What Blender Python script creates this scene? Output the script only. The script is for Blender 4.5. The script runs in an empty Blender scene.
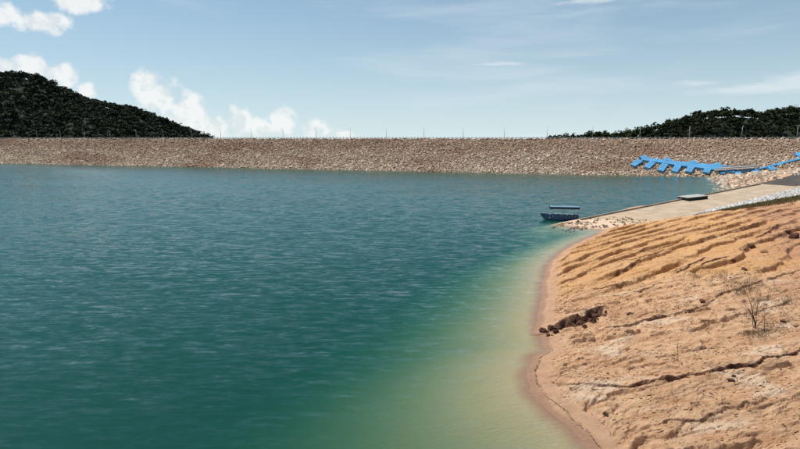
import bpy, bmesh, math, random
import numpy as np
from mathutils import Vector, Matrix, Euler

random.seed(7)
RNG = np.random.default_rng(11)
R = math.radians
scene = bpy.context.scene
COL = scene.collection

# ------------------------------------------------------------------ camera
CAM_H = 16.0
FPX = 560.0                      # focal length in pixels of an 800 px wide frame
PITCH = math.atan((224.5 - 138.5) / FPX)
cam_d = bpy.data.cameras.new('camera')
cam_d.sensor_width = 36.0
cam_d.lens = 36.0 * FPX / 800.0
cam_d.clip_start = 0.5
cam_d.clip_end = 20000
cam = bpy.data.objects.new('camera', cam_d)
COL.objects.link(cam)
cam.location = (0, 0, CAM_H)
cam.rotation_euler = (R(90) - PITCH, 0, 0)
scene.camera = cam

# ------------------------------------------------------------------ sun, sky, exposure
SUN_AZ, SUN_EL = R(-56), R(64)   # ahead and to the left of the camera, high
sd = Vector((math.sin(SUN_AZ) * math.cos(SUN_EL), math.cos(SUN_AZ) * math.cos(SUN_EL), math.sin(SUN_EL)))
sun_d = bpy.data.lights.new('sun', 'SUN')
sun_d.energy = 5.0
sun_d.angle = R(0.53)
sun_d.color = (1.0, 0.95, 0.87)
sun = bpy.data.objects.new('sun', sun_d)
sun.rotation_euler = (-sd).to_track_quat('-Z', 'Y').to_euler()
sun.location = (-100, 200, 300)
COL.objects.link(sun)

world = bpy.data.worlds.new('World')
scene.world = world
world.use_nodes = True


def build_world():
    nt = world.node_tree
    N, L = nt.nodes, nt.links
    for n in list(N):
        N.remove(n)

    def node(t, **kw):
        n = N.new(t)
        for k, v in kw.items():
            setattr(n, k, v)
        return n

    def put(sock, v):
        if hasattr(v, 'is_output'):
            L.new(v, sock)
        else:
            sock.default_value = v

    def M(op, a, b=0.0, c=0.0, clamp=False):
        n = node('ShaderNodeMath', operation=op, use_clamp=clamp)
        put(n.inputs[0], a); put(n.inputs[1], b)
        if op in ('MULTIPLY_ADD', 'SMOOTH_MAX'):
            put(n.inputs[2], c)
        return n.outputs[0]

    def smooth(x, a, b):
        n = node('ShaderNodeMapRange', interpolation_type='SMOOTHSTEP')
        put(n.inputs[0], x)
        n.inputs[1].default_value = a; n.inputs[2].default_value = b
        n.inputs[3].default_value = 0; n.inputs[4].default_value = 1
        return n.outputs[0]

    def mix(f, a, b):
        n = node('ShaderNodeMix', data_type='RGBA')
        put(n.inputs[0], f); put(n.inputs[6], a); put(n.inputs[7], b)
        return n.outputs[2]

    sky = node('ShaderNodeTexSky', sky_type='NISHITA', sun_disc=False)
    sky.sun_elevation = SUN_EL
    sky.sun_rotation = SUN_AZ
    sky.altitude = 0.0
    sky.air_density = 1.0
    sky.dust_density = 0.45
    sky.ozone_density = 2.6

    tc = node('ShaderNodeTexCoord')
    d = tc.outputs['Generated']
    # hazy tropical air: the pale blue of a few degrees up reaches down to the horizon
    vm = node('ShaderNodeVectorMath', operation='MULTIPLY_ADD')
    L.new(d, vm.inputs[0]); vm.inputs[1].default_value = (1, 1, 0.9); vm.inputs[2].default_value = (0, 0, 0.08)
    vn = node('ShaderNodeVectorMath', operation='NORMALIZE'); L.new(vm.outputs[0], vn.inputs[0])
    L.new(vn.outputs[0], sky.inputs[0])
    sep = node('ShaderNodeSeparateXYZ'); L.new(d, sep.inputs[0])
    az = M('ARCTAN2', sep.outputs[0], sep.outputs[1])
    el = M('ARCSINE', sep.outputs[2])
    comb = node('ShaderNodeCombineXYZ'); put(comb.inputs[0], az); put(comb.inputs[1], el)
    P = comb.outputs[0]

    def noise(scale, detail, rough, vec=P, dist=0.0, off=0.0, sx=1.0, sy=1.0):
        mp = node('ShaderNodeMapping')
        L.new(vec, mp.inputs[0])
        mp.inputs['Location'].default_value = (off, off * 0.37, off)
        mp.inputs['Scale'].default_value = (sx, sy, 1)
        t = node('ShaderNodeTexNoise', noise_dimensions='3D')
        L.new(mp.outputs[0], t.inputs['Vector'])
        t.inputs['Scale'].default_value = scale
        t.inputs['Detail'].default_value = detail
        t.inputs['Roughness'].default_value = rough
        t.inputs['Distortion'].default_value = dist
        return t.outputs['Fac']

    # heaped clouds standing on the horizon: (azimuth, elevation, width, height) in radians
    def pxdir(x, y):
        u, v = (x - 400) / FPX, (y - 224.5) / FPX
        fy = math.cos(PITCH) - v * math.sin(PITCH) * 1.0
        fz = -math.sin(PITCH) - v * math.cos(PITCH)
        return math.atan2(u, fy), math.atan2(fz, math.hypot(u, fy))
    heaps = [(146, 80, 21, 17), (160, 98, 26, 24), (188, 112, 30, 24), (208, 128, 34, 18), (240, 122, 18, 19),
             (262, 128, 22, 15), (281, 121, 20, 19), (318, 130, 24, 13), (345, 136, 16, 6), (33, 68, 22, 15), (60, 76, 20, 14),
             (88, 92, 14, 12), (3, 66, 14, 12), (36, 21, 34, 12), (82, 2, 34, 12), (8, 14, 20, 12), (-60, 70, 60, 30), (900, 128, 40, 16)]
    # more of the same round the rest of the horizon
    rr = random.Random(5)
    heaps_ang = []
    for (x, y, w, h) in heaps:
        a, e = pxdir(x, y)
        heaps_ang.append((a, e, w / 690, h / 640))
    for k in range(9):
        heaps_ang.append((rr.choice((-1, 1)) * rr.uniform(1.1, 3.0), rr.uniform(0.02, 0.12), rr.uniform(.06, .12), rr.uniform(.03, .06)))
    m = None
    for (a, e, w, h) in heaps_ang:
        dx = M('MULTIPLY', M('SUBTRACT', az, a), 1 / w)
        dy = M('MULTIPLY', M('SUBTRACT', el, e), 1 / h)
        q = M('SUBTRACT', 1.0, M('SQRT', M('ADD', M('MULTIPLY', dx, dx), M('MULTIPLY', dy, dy))))
        m = q if m is None else M('SMOOTH_MAX', m, q, 0.12)
    n1 = noise(24, 10, 0.60, dist=0.1)
    n2 = noise(24, 10, 0.60, dist=0.1, off=0.011)      # the same field a little towards the sun
    dens = M('ADD', m, M('MULTIPLY', M('SUBTRACT', n1, 0.48), 2.0))
    cover = smooth(dens, 0.06, 0.62)
    soft = smooth(M('ADD', el, M('MULTIPLY', n1, 0.02)), -0.01, 0.035)
    cover = M('MULTIPLY', cover, M('MULTIPLY_ADD', soft, 0.5, 0.4))
    lump = M('ADD', M('MULTIPLY', M('SUBTRACT', n1, n2), 3.2), M('MULTIPLY', M('SUBTRACT', n1, 0.42), 1.6))
    shade = smooth(lump, -0.25, 0.5)
    ccol = mix(shade, (7.2, 7.8, 8.0, 1), (8.9, 9.05, 9.0, 1))
    # thin high streaks
    s1 = noise(3.2, 7, 0.6, sx=1.0, sy=7.0, off=3.1, dist=0.4)
    s2 = noise(1.4, 3, 0.5, sx=1.0, sy=2.5, off=7.7)
    streak = M('MULTIPLY', smooth(M('ADD', s1, M('MULTIPLY', M('SUBTRACT', s2, 0.5), 0.9)), 0.52, 0.85), 0.28)
    tint = node('ShaderNodeMix', data_type='RGBA', blend_type='MULTIPLY')
    tint.inputs[0].default_value = 1.0
    L.new(sky.outputs[0], tint.inputs[6]); tint.inputs[7].default_value = (0.94, 1.09, 1.02, 1)
    hz = M('MULTIPLY', M('POWER', 2.718, M('MULTIPLY', M('MAXIMUM', el, 0.0), -7.0)), 0.86)
    hazy = mix(hz, tint.outputs[2], (6.9, 7.95, 8.15, 1))
    wm = None
    for (x, y, w, h) in [(752, 87, 75, 7), (800, 80, 45, 9), (700, 83, 50, 4), (580, 1, 60, 5), (490, 64, 40, 3)]:
        a, e = pxdir(x, y)
        dx = M('MULTIPLY', M('SUBTRACT', az, a), 600 / w); dy = M('MULTIPLY', M('SUBTRACT', el, e), 575 / h)
        q = M('SUBTRACT', 1.0, M('SQRT', M('ADD', M('MULTIPLY', dx, dx), M('MULTIPLY', dy, dy))))
        wm = q if wm is None else M('SMOOTH_MAX', wm, q, 0.1)
    s3 = noise(9, 8, 0.62, sx=1.0, sy=5.0, off=1.3, dist=0.3)
    wisp = M('MULTIPLY', smooth(M('ADD', wm, M('MULTIPLY', M('SUBTRACT', s3, 0.5), 3.0)), 0.0, 1.0), 0.6)
    streak = M('MAXIMUM', streak, wisp)
    base = mix(streak, hazy, (7.6, 8.2, 8.5, 1))
    # sky below the horizon stays that of the horizon
    fin = mix(cover, base, ccol)
    bg = node('ShaderNodeBackground')
    L.new(fin, bg.inputs[0])
    bg.inputs[1].default_value = 0.104
    out = node('ShaderNodeOutputWorld')
    L.new(bg.outputs[0], out.inputs[0])


build_world()

scene.render.engine = 'CYCLES'
cy = scene.cycles
cy.use_denoising = True
cy.denoiser = 'OPENIMAGEDENOISE'
cy.max_bounces = 6
cy.diffuse_bounces = 3
cy.glossy_bounces = 3
cy.transparent_max_bounces = 12
cy.volume_bounces = 0
cy.caustics_reflective = False
cy.caustics_refractive = False
vs = scene.view_settings
vs.view_transform = 'Standard'
vs.look = 'None'
vs.gamma = 1.0
vs.use_curve_mapping = False
vs.exposure = 0.0

# ------------------------------------------------------------------ helpers


def pix_dir(x, y):
    u, v = (x - 400) / FPX, (y - 224.5) / FPX
    c, s = math.cos(PITCH), math.sin(PITCH)
    return Vector((u, c - v * s, -s - v * c))


def at_z(x, y, z=0.0):
    d = pix_dir(x, y)
    t = (z - CAM_H) / d.z
    return Vector((d.x * t, d.y * t, z))


def lin(c):
    return tuple(((v / 255) / 12.92 if v / 255 <= 0.04045 else ((v / 255 + 0.055) / 1.055) ** 2.4) for v in c)


def mesh_obj(name, verts, faces, mat=None, parent=None, smooth=False):
    me = bpy.data.meshes.new(name)
    me.from_pydata([tuple(v) for v in verts], [], faces)
    me.update()
    if smooth:
        me.polygons.foreach_set('use_smooth', [True] * len(me.polygons))
    o = bpy.data.objects.new(name, me)
    COL.objects.link(o)
    if mat:
        me.materials.append(mat)
    if parent:
        o.parent = parent
    return o


def np_mesh(name, V, F, mat=None, parent=None, smooth=False):
    """V (n,3), F (m,k) all faces with k corners"""
    V = np.asarray(V, dtype=np.float32); F = np.asarray(F, dtype=np.int32)
    me = bpy.data.meshes.new(name)
    k = F.shape[1]
    me.vertices.add(len(V)); me.vertices.foreach_set('co', V.ravel())
    me.loops.add(F.size); me.loops.foreach_set('vertex_index', F.ravel())
    me.polygons.add(len(F))
    me.polygons.foreach_set('loop_start', np.arange(0, F.size, k, dtype=np.int32))
    me.polygons.foreach_set('loop_total', np.full(len(F), k, dtype=np.int32))
    me.polygons.foreach_set('use_smooth', np.full(len(F), smooth, dtype=bool))
    me.update(calc_edges=True)
    o = bpy.data.objects.new(name, me)
    COL.objects.link(o)
    if mat:
        me.materials.append(mat)
    if parent:
        o.parent = parent
    return o


def attr(o, name, vals):
    a = o.data.attributes.new(name, 'FLOAT', 'POINT')
    a.data.foreach_set('value', np.asarray(vals, dtype=np.float32))


def tag(o, label=None, cat=None, group=None, kind=None):
    if label: o['label'] = label
    if cat: o['category'] = cat
    if group: o['group'] = group
    if kind: o['kind'] = kind
    return o


def empty(name, loc, rz=0.0):
    o = bpy.data.objects.new(name, None)
    o.empty_display_size = 0.3
    COL.objects.link(o)
    o.location = loc
    o.rotation_euler = (0, 0, rz)
    return o


class MB:
    def __init__(self):
        self.v, self.f = [], []

    def add(self, vs_, fs_):
        b = len(self.v)
        self.v += [tuple(p) for p in vs_]
        self.f += [tuple(i + b for i in q) for q in fs_]
        return self

    def box(self, x0, x1, y0, y1, z0, z1, m=None, ch=0.0):
        if ch <= 0:
            P = [(x0, y0, z0), (x1, y0, z0), (x1, y1, z0), (x0, y1, z0), (x0, y0, z1), (x1, y0, z1), (x1, y1, z1), (x0, y1, z1)]
            F = [(0, 3, 2, 1), (4, 5, 6, 7), (0, 1, 5, 4), (1, 2, 6, 5), (2, 3, 7, 6), (3, 0, 4, 7)]
        else:
            c = ch
            ring = lambda a, z: [(x0 + a, y0, z), (x1 - a, y0, z), (x1, y0 + a, z), (x1, y1 - a, z), (x1 - a, y1, z), (x0 + a, y1, z), (x0, y1 - a, z), (x0, y0 + a, z)]
            inner = lambda a, z: [(x0 + 2 * a, y0 + a, z), (x1 - 2 * a, y0 + a, z), (x1 - a, y0 + 2 * a, z), (x1 - a, y1 - 2 * a, z), (x1 - 2 * a, y1 - a, z), (x0 + 2 * a, y1 - a, z), (x0 + a, y1 - 2 * a, z), (x0 + a, y0 + 2 * a, z)]
            P = inner(c, z0) + ring(c, z0 + c) + ring(c, z1 - c) + inner(c, z1)
            F = [tuple(reversed(range(8))), tuple(range(24, 32))]
            for r_ in range(3):
                for i in range(8):
                    j = (i + 1) % 8
                    F.append((r_ * 8 + i, r_ * 8 + j, r_ * 8 + 8 + j, r_ * 8 + 8 + i))
        if m is not None:
            P = [m @ Vector(p) for p in P]
        return self.add(P, F)

    def tube(self, pts, rads, n=6, cap=True):
        pts = [Vector(p) for p in pts]
        rings = []
        for i, p in enumerate(pts):
            t = (pts[min(i + 1, len(pts) - 1)] - pts[max(i - 1, 0)]).normalized()
            a = t.orthogonal().normalized() if i == 0 else (prev - t * prev.dot(t)).normalized()
            prev = a
            b = t.cross(a)
            r = rads[i] if hasattr(rads, '__len__') else rads
            rings.append([p + (a * math.cos(2 * math.pi * k / n) + b * math.sin(2 * math.pi * k / n)) * r for k in range(n)])
        V = [q for r_ in rings for q in r_]
        F = []
        for i in range(len(pts) - 1):
            for k in range(n):
                F.append((i * n + k, i * n + (k + 1) % n, (i + 1) * n + (k + 1) % n, (i + 1) * n + k))
        if cap:
            F.append(tuple(reversed(range(n))))
            F.append(tuple(range((len(pts) - 1) * n, len(pts) * n)))
        return self.add(V, F)

    def build(self, name, mat=None, parent=None, smooth=False):
        return mesh_obj(name, self.v, self.f, mat, parent, smooth)


# numpy gradient noise
def _hash(ix, iy, seed):
    h = (ix.astype(np.int64) * 374761393 + iy.astype(np.int64) * 668265263 + seed * 1442695041) & 0xFFFFFFFF
    h = ((h ^ (h >> 13)) * 1274126177) & 0xFFFFFFFF
    return (h ^ (h >> 16)) & 0xFFFFFFFF


def perlin(x, y, seed=0):
    x0 = np.floor(x); y0 = np.floor(y)
    fx, fy = x - x0, y - y0
    ix, iy = x0.astype(np.int64), y0.astype(np.int64)

    def g(dx, dy):
        a = _hash(ix + dx, iy + dy, seed) * (2 * math.pi / 4294967296.0)
        return np.cos(a) * (fx - dx) + np.sin(a) * (fy - dy)
    u = fx * fx * fx * (fx * (fx * 6 - 15) + 10)
    v = fy * fy * fy * (fy * (fy * 6 - 15) + 10)
    a = g(0, 0) * (1 - u) + g(1, 0) * u
    b = g(0, 1) * (1 - u) + g(1, 1) * u
    return (a * (1 - v) + b * v) * 1.5


def fbm(x, y, oct=4, seed=0, gain=0.5):
    s = 0; a = 1.0; t = 0
    for i in range(oct):
        s = s + a * perlin(x * 2 ** i, y * 2 ** i, seed + i * 17)
        t += a; a *= gain
    return s / t


def sstep(x, a, b):
    t = np.clip((x - a) / (b - a), 0, 1)
    return t * t * (3 - 2 * t)


# ------------------------------------------------------------------ materials
class NT:
    def __init__(self, name):
        self.m = bpy.data.materials.new(name)
        self.m.use_nodes = True
        self.nt = self.m.node_tree
        self.N, self.L = self.nt.nodes, self.nt.links
        for n in list(self.N):
            self.N.remove(n)
        self.out = self.N.new('ShaderNodeOutputMaterial')

    def node(self, t, ins=None, **kw):
        n = self.N.new(t)
        for k, v in kw.items():
            setattr(n, k, v)
        for k, v in (ins or {}).items():
            self.put(n.inputs[k], v)
        return n

    def put(self, s, v):
        if hasattr(v, 'is_output'):
            self.L.new(v, s)
        else:
            s.default_value = v

    def mix(self, f, a, b, mode='MIX'):
        n = self.node('ShaderNodeMix', data_type='RGBA', blend_type=mode)
        self.put(n.inputs[0], f)
        self.put(n.inputs[6], a if hasattr(a, 'is_output') else (*a[:3], 1))
        self.put(n.inputs[7], b if hasattr(b, 'is_output') else (*b[:3], 1))
        return n.outputs[2]

    def math(self, op, a, b=0.0, clamp=False):
        n = self.node('ShaderNodeMath', operation=op, use_clamp=clamp)
        self.put(n.inputs[0], a); self.put(n.inputs[1], b)
        return n.outputs[0]

    def ramp(self, f, a, b, c=0.0, d=1.0, sm=True):
        n = self.node('ShaderNodeMapRange', interpolation_type='SMOOTHSTEP' if sm else 'LINEAR')
        self.put(n.inputs[0], f)
        for i, v in enumerate((a, b, c, d)):
            n.inputs[i + 1].default_value = v
        return n.outputs[0]

    def coords(self, scale=(1, 1, 1), rot=(0, 0, 0), which='Object'):
        t = self.node('ShaderNodeTexCoord')
        mp = self.node('ShaderNodeMapping')
        self.L.new(t.outputs[which], mp.inputs[0])
        mp.inputs['Scale'].default_value = scale
        mp.inputs['Rotation'].default_value = rot
        return mp.outputs[0]

    def noise(self, scale, detail=5, rough=0.55, vec=None, dist=0.0):
        n = self.node('ShaderNodeTexNoise')
        self.L.new(vec if vec is not None else self.coords(), n.inputs['Vector'])
        n.inputs['Scale'].default_value = scale
        n.inputs['Detail'].default_value = detail
        n.inputs['Roughness'].default_value = rough
        n.inputs['Distortion'].default_value = dist
        return n.outputs['Fac']

    def attr(self, name):
        n = self.node('ShaderNodeAttribute')
        n.attribute_name = name
        return n.outputs['Fac']

    def bump(self, h, dist, strength=1.0, normal=None):
        n = self.node('ShaderNodeBump')
        n.inputs['Distance'].default_value = dist
        n.inputs['Strength'].default_value = strength
        self.put(n.inputs['Height'], h)
        if normal is not None:
            self.put(n.inputs['Normal'], normal)
        return n.outputs[0]

    def principled(self, color, rough=0.8, normal=None, metallic=0.0, spec=0.3):
        p = self.node('ShaderNodeBsdfPrincipled')
        self.put(p.inputs['Base Color'], color if hasattr(color, 'is_output') else (*color[:3], 1))
        self.put(p.inputs['Roughness'], rough)
        self.put(p.inputs['Metallic'], metallic)
        p.inputs['Specular IOR Level'].default_value = spec
        if normal is not None:
            self.put(p.inputs['Normal'], normal)
        self.L.new(p.outputs[0], self.out.inputs['Surface'])
        return p


def simple(name, col, rough=0.7, var=0.25, scale=3.0, metallic=0.0, bump=0.0, dirt=None, spec=0.3):
    t = NT(name)
    n = t.noise(scale, 6, 0.6)
    c = t.mix(t.ramp(n, 0.3, 0.7), tuple(v * (1 - var) for v in col), tuple(min(1, v * (1 + var * 0.6)) for v in col))
    if dirt:
        n2 = t.noise(scale * 0.45, 5, 0.7)
        c = t.mix(t.ramp(n2, 0.5, 0.72), c, dirt)
    nb = t.bump(t.noise(scale * 4, 4), bump) if bump else None
    t.principled(c, rough, nb, metallic, spec)
    return t.m


MAT = {}


def mat_soil():
    t = NT('bank_soil')
    zone, red, moist_shade, sand, pale = (t.attr(a) for a in ('zone', 'red', 'moist_shade', 'sand', 'pale'))
    fine = t.noise(2.2, 9, 0.65)
    mid = t.noise(0.45, 6, 0.6)
    streak = t.noise(1.0, 8, 0.62, t.coords((0.35, 1.9, 1.0)))
    tan = t.mix(t.ramp(streak, 0.34, 0.66), (0.50, 0.275, 0.145), (0.68, 0.43, 0.26))
    orange = t.mix(t.ramp(streak, 0.3, 0.7), (0.50, 0.245, 0.085), (0.67, 0.375, 0.155))
    redc = t.mix(t.ramp(fine, 0.3, 0.7), (0.36, 0.17, 0.095), (0.52, 0.29, 0.175))
    c = t.mix(zone, tan, orange)
    c = t.mix(red, c, redc)
    c = t.mix(pale, c, (0.72, 0.54, 0.385))
    c = t.mix(t.ramp(fine, 0.55, 0.78, 0, 0.55), c, (0.33, 0.19, 0.11))
    grit = t.noise(9.0, 6, 0.7)
    c = t.mix(t.ramp(grit, 0.56, 0.72, 0, 0.5), c, (0.27, 0.145, 0.08))
    c = t.mix(t.ramp(grit, 0.44, 0.3, 0, 0.35), c, (0.74, 0.55, 0.40))
    c = t.mix(t.ramp(mid, 0.5, 0.75, 0, 0.35), c, (0.64, 0.46, 0.30))
    sandc = t.mix(t.ramp(t.noise(1.2, 6), 0.3, 0.7), (0.47, 0.275, 0.165), (0.56, 0.345, 0.215))
    c = t.mix(sand, c, sandc)
    c = t.mix(moist_shade, c, (0.095, 0.037, 0.022))  # dark red crack clay, its tone also painting in shade
    # soaked rim by the waterline, silt below it
    g = t.node('ShaderNodeNewGeometry')
    sp = t.node('ShaderNodeSeparateXYZ'); t.L.new(g.outputs['Position'], sp.inputs[0])
    zz = t.math('ADD', sp.outputs[2], t.math('MULTIPLY', t.math('SUBTRACT', t.noise(0.6, 4), 0.5), 0.12))
    wet = t.ramp(zz, 0.05, 0.16, 1, 0)
    c = t.mix(t.math('MULTIPLY', wet, 0.62), c, (0.30, 0.165, 0.105))
    silt = t.ramp(zz, -0.16, 0.02, 1, 0)
    c = t.mix(silt, c, (0.50, 0.42, 0.24))
    rough = t.math('SUBTRACT', 0.95, t.math('MULTIPLY', wet, 0.35))
    b1 = t.bump(t.noise(4.2, 11, 0.72), 0.17, 0.9)
    b2 = t.bump(t.noise(1.0, 9, 0.7, t.coords((1.1, 5.0, 2.0))), 0.2, 0.8, b1)
    t.principled(c, rough, b2, 0, 0.2)
    return t.m


def mat_rock(name, cols, stain=True):
    t = NT(name)
    tone = t.attr('tone'); lv = t.attr('level')
    n = t.noise(1.4, 5)
    c = t.mix(t.ramp(tone, 0.0, 0.5), cols[0], cols[1])
    c = t.mix(t.ramp(tone, 0.5, 1.0), c, cols[2])
    c = t.mix(t.ramp(n, 0.45, 0.75, 0, 0.5), c, cols[0])
    if stain:
        c = t.mix(lv, c, cols[3])
    t.principled(c, 0.92, t.bump(t.noise(3, 5), 0.08), 0, 0.2)
    return t.m


def mat_water():
    t = NT('lake_water')
    # wavelet slopes; wind from the near shore leaves the long gentle sides of the ripples facing it
    def field(scale, rot, det, rough, dist):
        n = t.node('ShaderNodeTexNoise')
        t.L.new(t.coords(scale, (0, 0, R(rot))), n.inputs['Vector'])
        n.inputs['Scale'].default_value = 1.0; n.inputs['Detail'].default_value = det
        n.inputs['Roughness'].default_value = rough; n.inputs['Distortion'].default_value = dist
        v = t.node('ShaderNodeVectorMath', operation='SUBTRACT')
        t.L.new(n.outputs['Color'], v.inputs[0]); v.inputs[1].default_value = (0.5, 0.5, 0.5)
        return v.outputs[0]
    def scaled(v, k):
        n = t.node('ShaderNodeVectorMath', operation='MULTIPLY')
        t.L.new(v, n.inputs[0]); n.inputs[1].default_value = k
        return n.outputs[0]
    def add(a, b):
        n = t.node('ShaderNodeVectorMath', operation='ADD')
        t.put(n.inputs[0], a); t.put(n.inputs[1], b)
        return n.outputs[0]
    f1 = scaled(field((0.46, 1.8, 1.0), -20, 3, 0.55, 0.6), (0.2, 0.66, 0))
    f2 = scaled(field((1.6, 3.6, 1.0), -10, 3, 0.6, 0.3), (0.2, 0.40, 0))
    f3 = scaled(field((0.05, 0.16, 1.0), -25, 3, 0.5, 0.0), (0.02, 0.06, 0))
    gust = t.ramp(t.noise(0.02, 4, 0.55, t.coords((0.45, 1.0, 1.0), (0, 0, R(-15)))), 0.3, 0.7, 0.7, 1.2)
    wv = add(f1, f2)
    gm = t.node('ShaderNodeVectorMath', operation='SCALE'); t.L.new(wv, gm.inputs[0]); t.put(gm.inputs['Scale'], gust)
    nn = add(add(gm.outputs[0], f3), (0.012, -0.072, 1.0))
    nz = t.node('ShaderNodeVectorMath', operation='NORMALIZE'); t.L.new(nn, nz.inputs[0])
    nb = nz.outputs[0]
    fr = t.node('ShaderNodeFresnel', {'IOR': 1.38, 'Normal': nb})
    gl = t.node('ShaderNodeBsdfGlossy', {'Roughness': 0.09, 'Normal': nb, 'Color': (1, 1, 1, 1)}, distribution='BECKMANN')
    tr = t.node('ShaderNodeBsdfTransparent')
    mx = t.node('ShaderNodeMixShader')
    t.L.new(fr.outputs[0], mx.inputs[0]); t.L.new(tr.outputs[0], mx.inputs[1]); t.L.new(gl.outputs[0], mx.inputs[2])
    t.L.new(mx.outputs[0], t.out.inputs['Surface'])
    sc = t.node('ShaderNodeVolumeScatter', {'Color': (0.03, 0.40, 0.33, 1), 'Density': 0.105, 'Anisotropy': 0.0})
    ab = t.node('ShaderNodeVolumeAbsorption', {'Color': (0.26, 0.63, 0.52, 1), 'Density': 0.33})
    ad = t.node('ShaderNodeAddShader')
    t.L.new(sc.outputs[0], ad.inputs[0]); t.L.new(ab.outputs[0], ad.inputs[1])
    t.L.new(ad.outputs[0], t.out.inputs['Volume'])
    return t.m


def mat_foliage(name, a, b, scale=0.08):
    t = NT(name)
    tone = t.attr('tone')
    c = t.mix(tone, a, b)
    p = t.principled(c, 0.85, None, 0, 0.06)
    return t.m


def mat_concrete():
    t = NT('ramp_concrete')
    n1 = t.noise(0.35, 7, 0.6); n2 = t.noise(3.0, 6, 0.6)
    n3 = t.noise(0.5, 6, 0.65, t.coords((1.4, 0.25, 1), (0, 0, R(-39))))
    c = t.mix(t.ramp(n1, 0.3, 0.7), (0.37, 0.275, 0.19), (0.48, 0.375, 0.275))
    c = t.mix(t.ramp(n3, 0.5, 0.75, 0, 0.5), c, (0.34, 0.235, 0.15))
    c = t.mix(t.ramp(n2, 0.55, 0.75, 0, 0.4), c, (0.29, 0.225, 0.16))
    # mud and algae left by the falling lake on the lowest bays
    g = t.node('ShaderNodeNewGeometry')
    sp = t.node('ShaderNodeSeparateXYZ'); t.L.new(g.outputs['Position'], sp.inputs[0])
    hgt = t.math('ADD', sp.outputs[2], t.math('MULTIPLY', n1, 1.6))
    c = t.mix(t.ramp(hgt, 1.2, 2.6, 0.75, 0), c, (0.50, 0.36, 0.23))
    t.principled(c, 0.92, t.bump(n2, 0.03), 0, 0.25)
    return t.m


MAT['soil'] = mat_soil()
MAT['riprap'] = mat_rock('riprap_stone', [(0.32, 0.225, 0.155), (0.51, 0.385, 0.28), (0.68, 0.57, 0.45), (0.33, 0.20, 0.135)])
MAT['pale_stone'] = mat_rock('pale_stone', [(0.40, 0.37, 0.33), (0.60, 0.57, 0.53), (0.78, 0.76, 0.72), (0.5, 0.5, 0.5)], False)
MAT['spit_stone'] = mat_rock('dark_stone', [(0.10, 0.08, 0.06), (0.22, 0.17, 0.12), (0.40, 0.31, 0.22), (0.5, 0.5, 0.5)], False)
MAT['clod'] = mat_rock('dry_clod', [(0.20, 0.115, 0.07), (0.34, 0.20, 0.115), (0.46, 0.29, 0.175), (0.3, 0.2, 0.1)], False)
MAT['dark_clod'] = mat_rock('moist_clod', [(0.055, 0.024, 0.016), (0.10, 0.042, 0.026), (0.17, 0.075, 0.045), (0.3, 0.2, 0.1)], False)
MAT['water'] = mat_water()
MAT['fill'] = simple('dam_fill', (0.28, 0.19, 0.125), 0.95, 0.4, 0.6, bump=0.2)
MAT['concrete'] = mat_concrete()
MAT['kerb'] = simple('kerb_concrete', (0.30, 0.245, 0.19), 0.9, 0.3, 1.5, bump=0.02)
MAT['asphalt'] = simple('asphalt', (0.075, 0.062, 0.055), 0.9, 0.3, 0.8, bump=0.02, dirt=(0.13, 0.10, 0.08))
MAT['far_ground'] = simple('far_ground', (0.07, 0.085, 0.04), 0.95, 0.4, 0.01)
MAT['hill_soil'] = simple('hill_soil', (0.022, 0.028, 0.016), 0.95, 0.4, 0.02)
MAT['leaf_dark'] = mat_foliage('forest_leaf', (0.014, 0.020, 0.010), (0.040, 0.048, 0.021))
MAT['leaf_left'] = mat_foliage('left_forest_leaf', (0.018, 0.027, 0.017), (0.050, 0.060, 0.034))
MAT['leaf_bush'] = mat_foliage('bush_leaf', (0.025, 0.038, 0.014), (0.085, 0.11, 0.04))
MAT['bark'] = simple('bark', (0.07, 0.055, 0.04), 0.9, 0.3, 4)
MAT['twig'] = simple('dry_twig', (0.075, 0.055, 0.045), 0.9, 0.3, 5)
MAT['drygrass'] = mat_foliage('dry_grass', (0.10, 0.075, 0.05), (0.27, 0.20, 0.12))
MAT['drygrass_dark'] = mat_foliage('dry_litter', (0.09, 0.05, 0.03), (0.34, 0.21, 0.125))
MAT['grass'] = mat_foliage('verge_grass', (0.085, 0.07, 0.028), (0.27, 0.21, 0.10))
MAT['blue'] = simple('blue_float', (0.095, 0.34, 0.60), 0.55, 0.15, 0.25, dirt=(0.085, 0.27, 0.47), spec=0.4)
MAT['blue_dark'] = simple('blue_float_side', (0.018, 0.10, 0.24), 0.6, 0.2, 0.8)
MAT['galv'] = simple('galvanised_steel', (0.42, 0.43, 0.43), 0.5, 0.2, 2.0, metallic=0.4)
MAT['gang'] = simple('gangway_deck', (0.58, 0.52, 0.47), 0.8, 0.2, 0.8)
MAT['hull'] = simple('hull_paint', (0.006, 0.065, 0.17), 0.5, 0.25, 1.2, dirt=(0.012, 0.035, 0.065), spec=0.5)
MAT['hull_in'] = simple('hull_inside', (0.04, 0.12, 0.19), 0.6, 0.3, 2)
MAT['canopy'] = simple('canopy_sheet', (0.15, 0.27, 0.36), 0.5, 0.15, 1)
MAT['valance'] = simple('canopy_valance', (0.02, 0.025, 0.04), 0.7, 0.2, 3)
MAT['white'] = simple('white_paint', (0.72, 0.73, 0.72), 0.5, 0.15, 2)
MAT['black'] = simple('black_float', (0.012, 0.012, 0.013), 0.6, 0.3, 2)
MAT['deck'] = simple('grey_deck', (0.40, 0.40, 0.37), 0.85, 0.2, 1.5)
MAT['glass'] = simple('lamp_glass', (0.75, 0.77, 0.76), 0.3, 0.05, 1)

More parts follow.
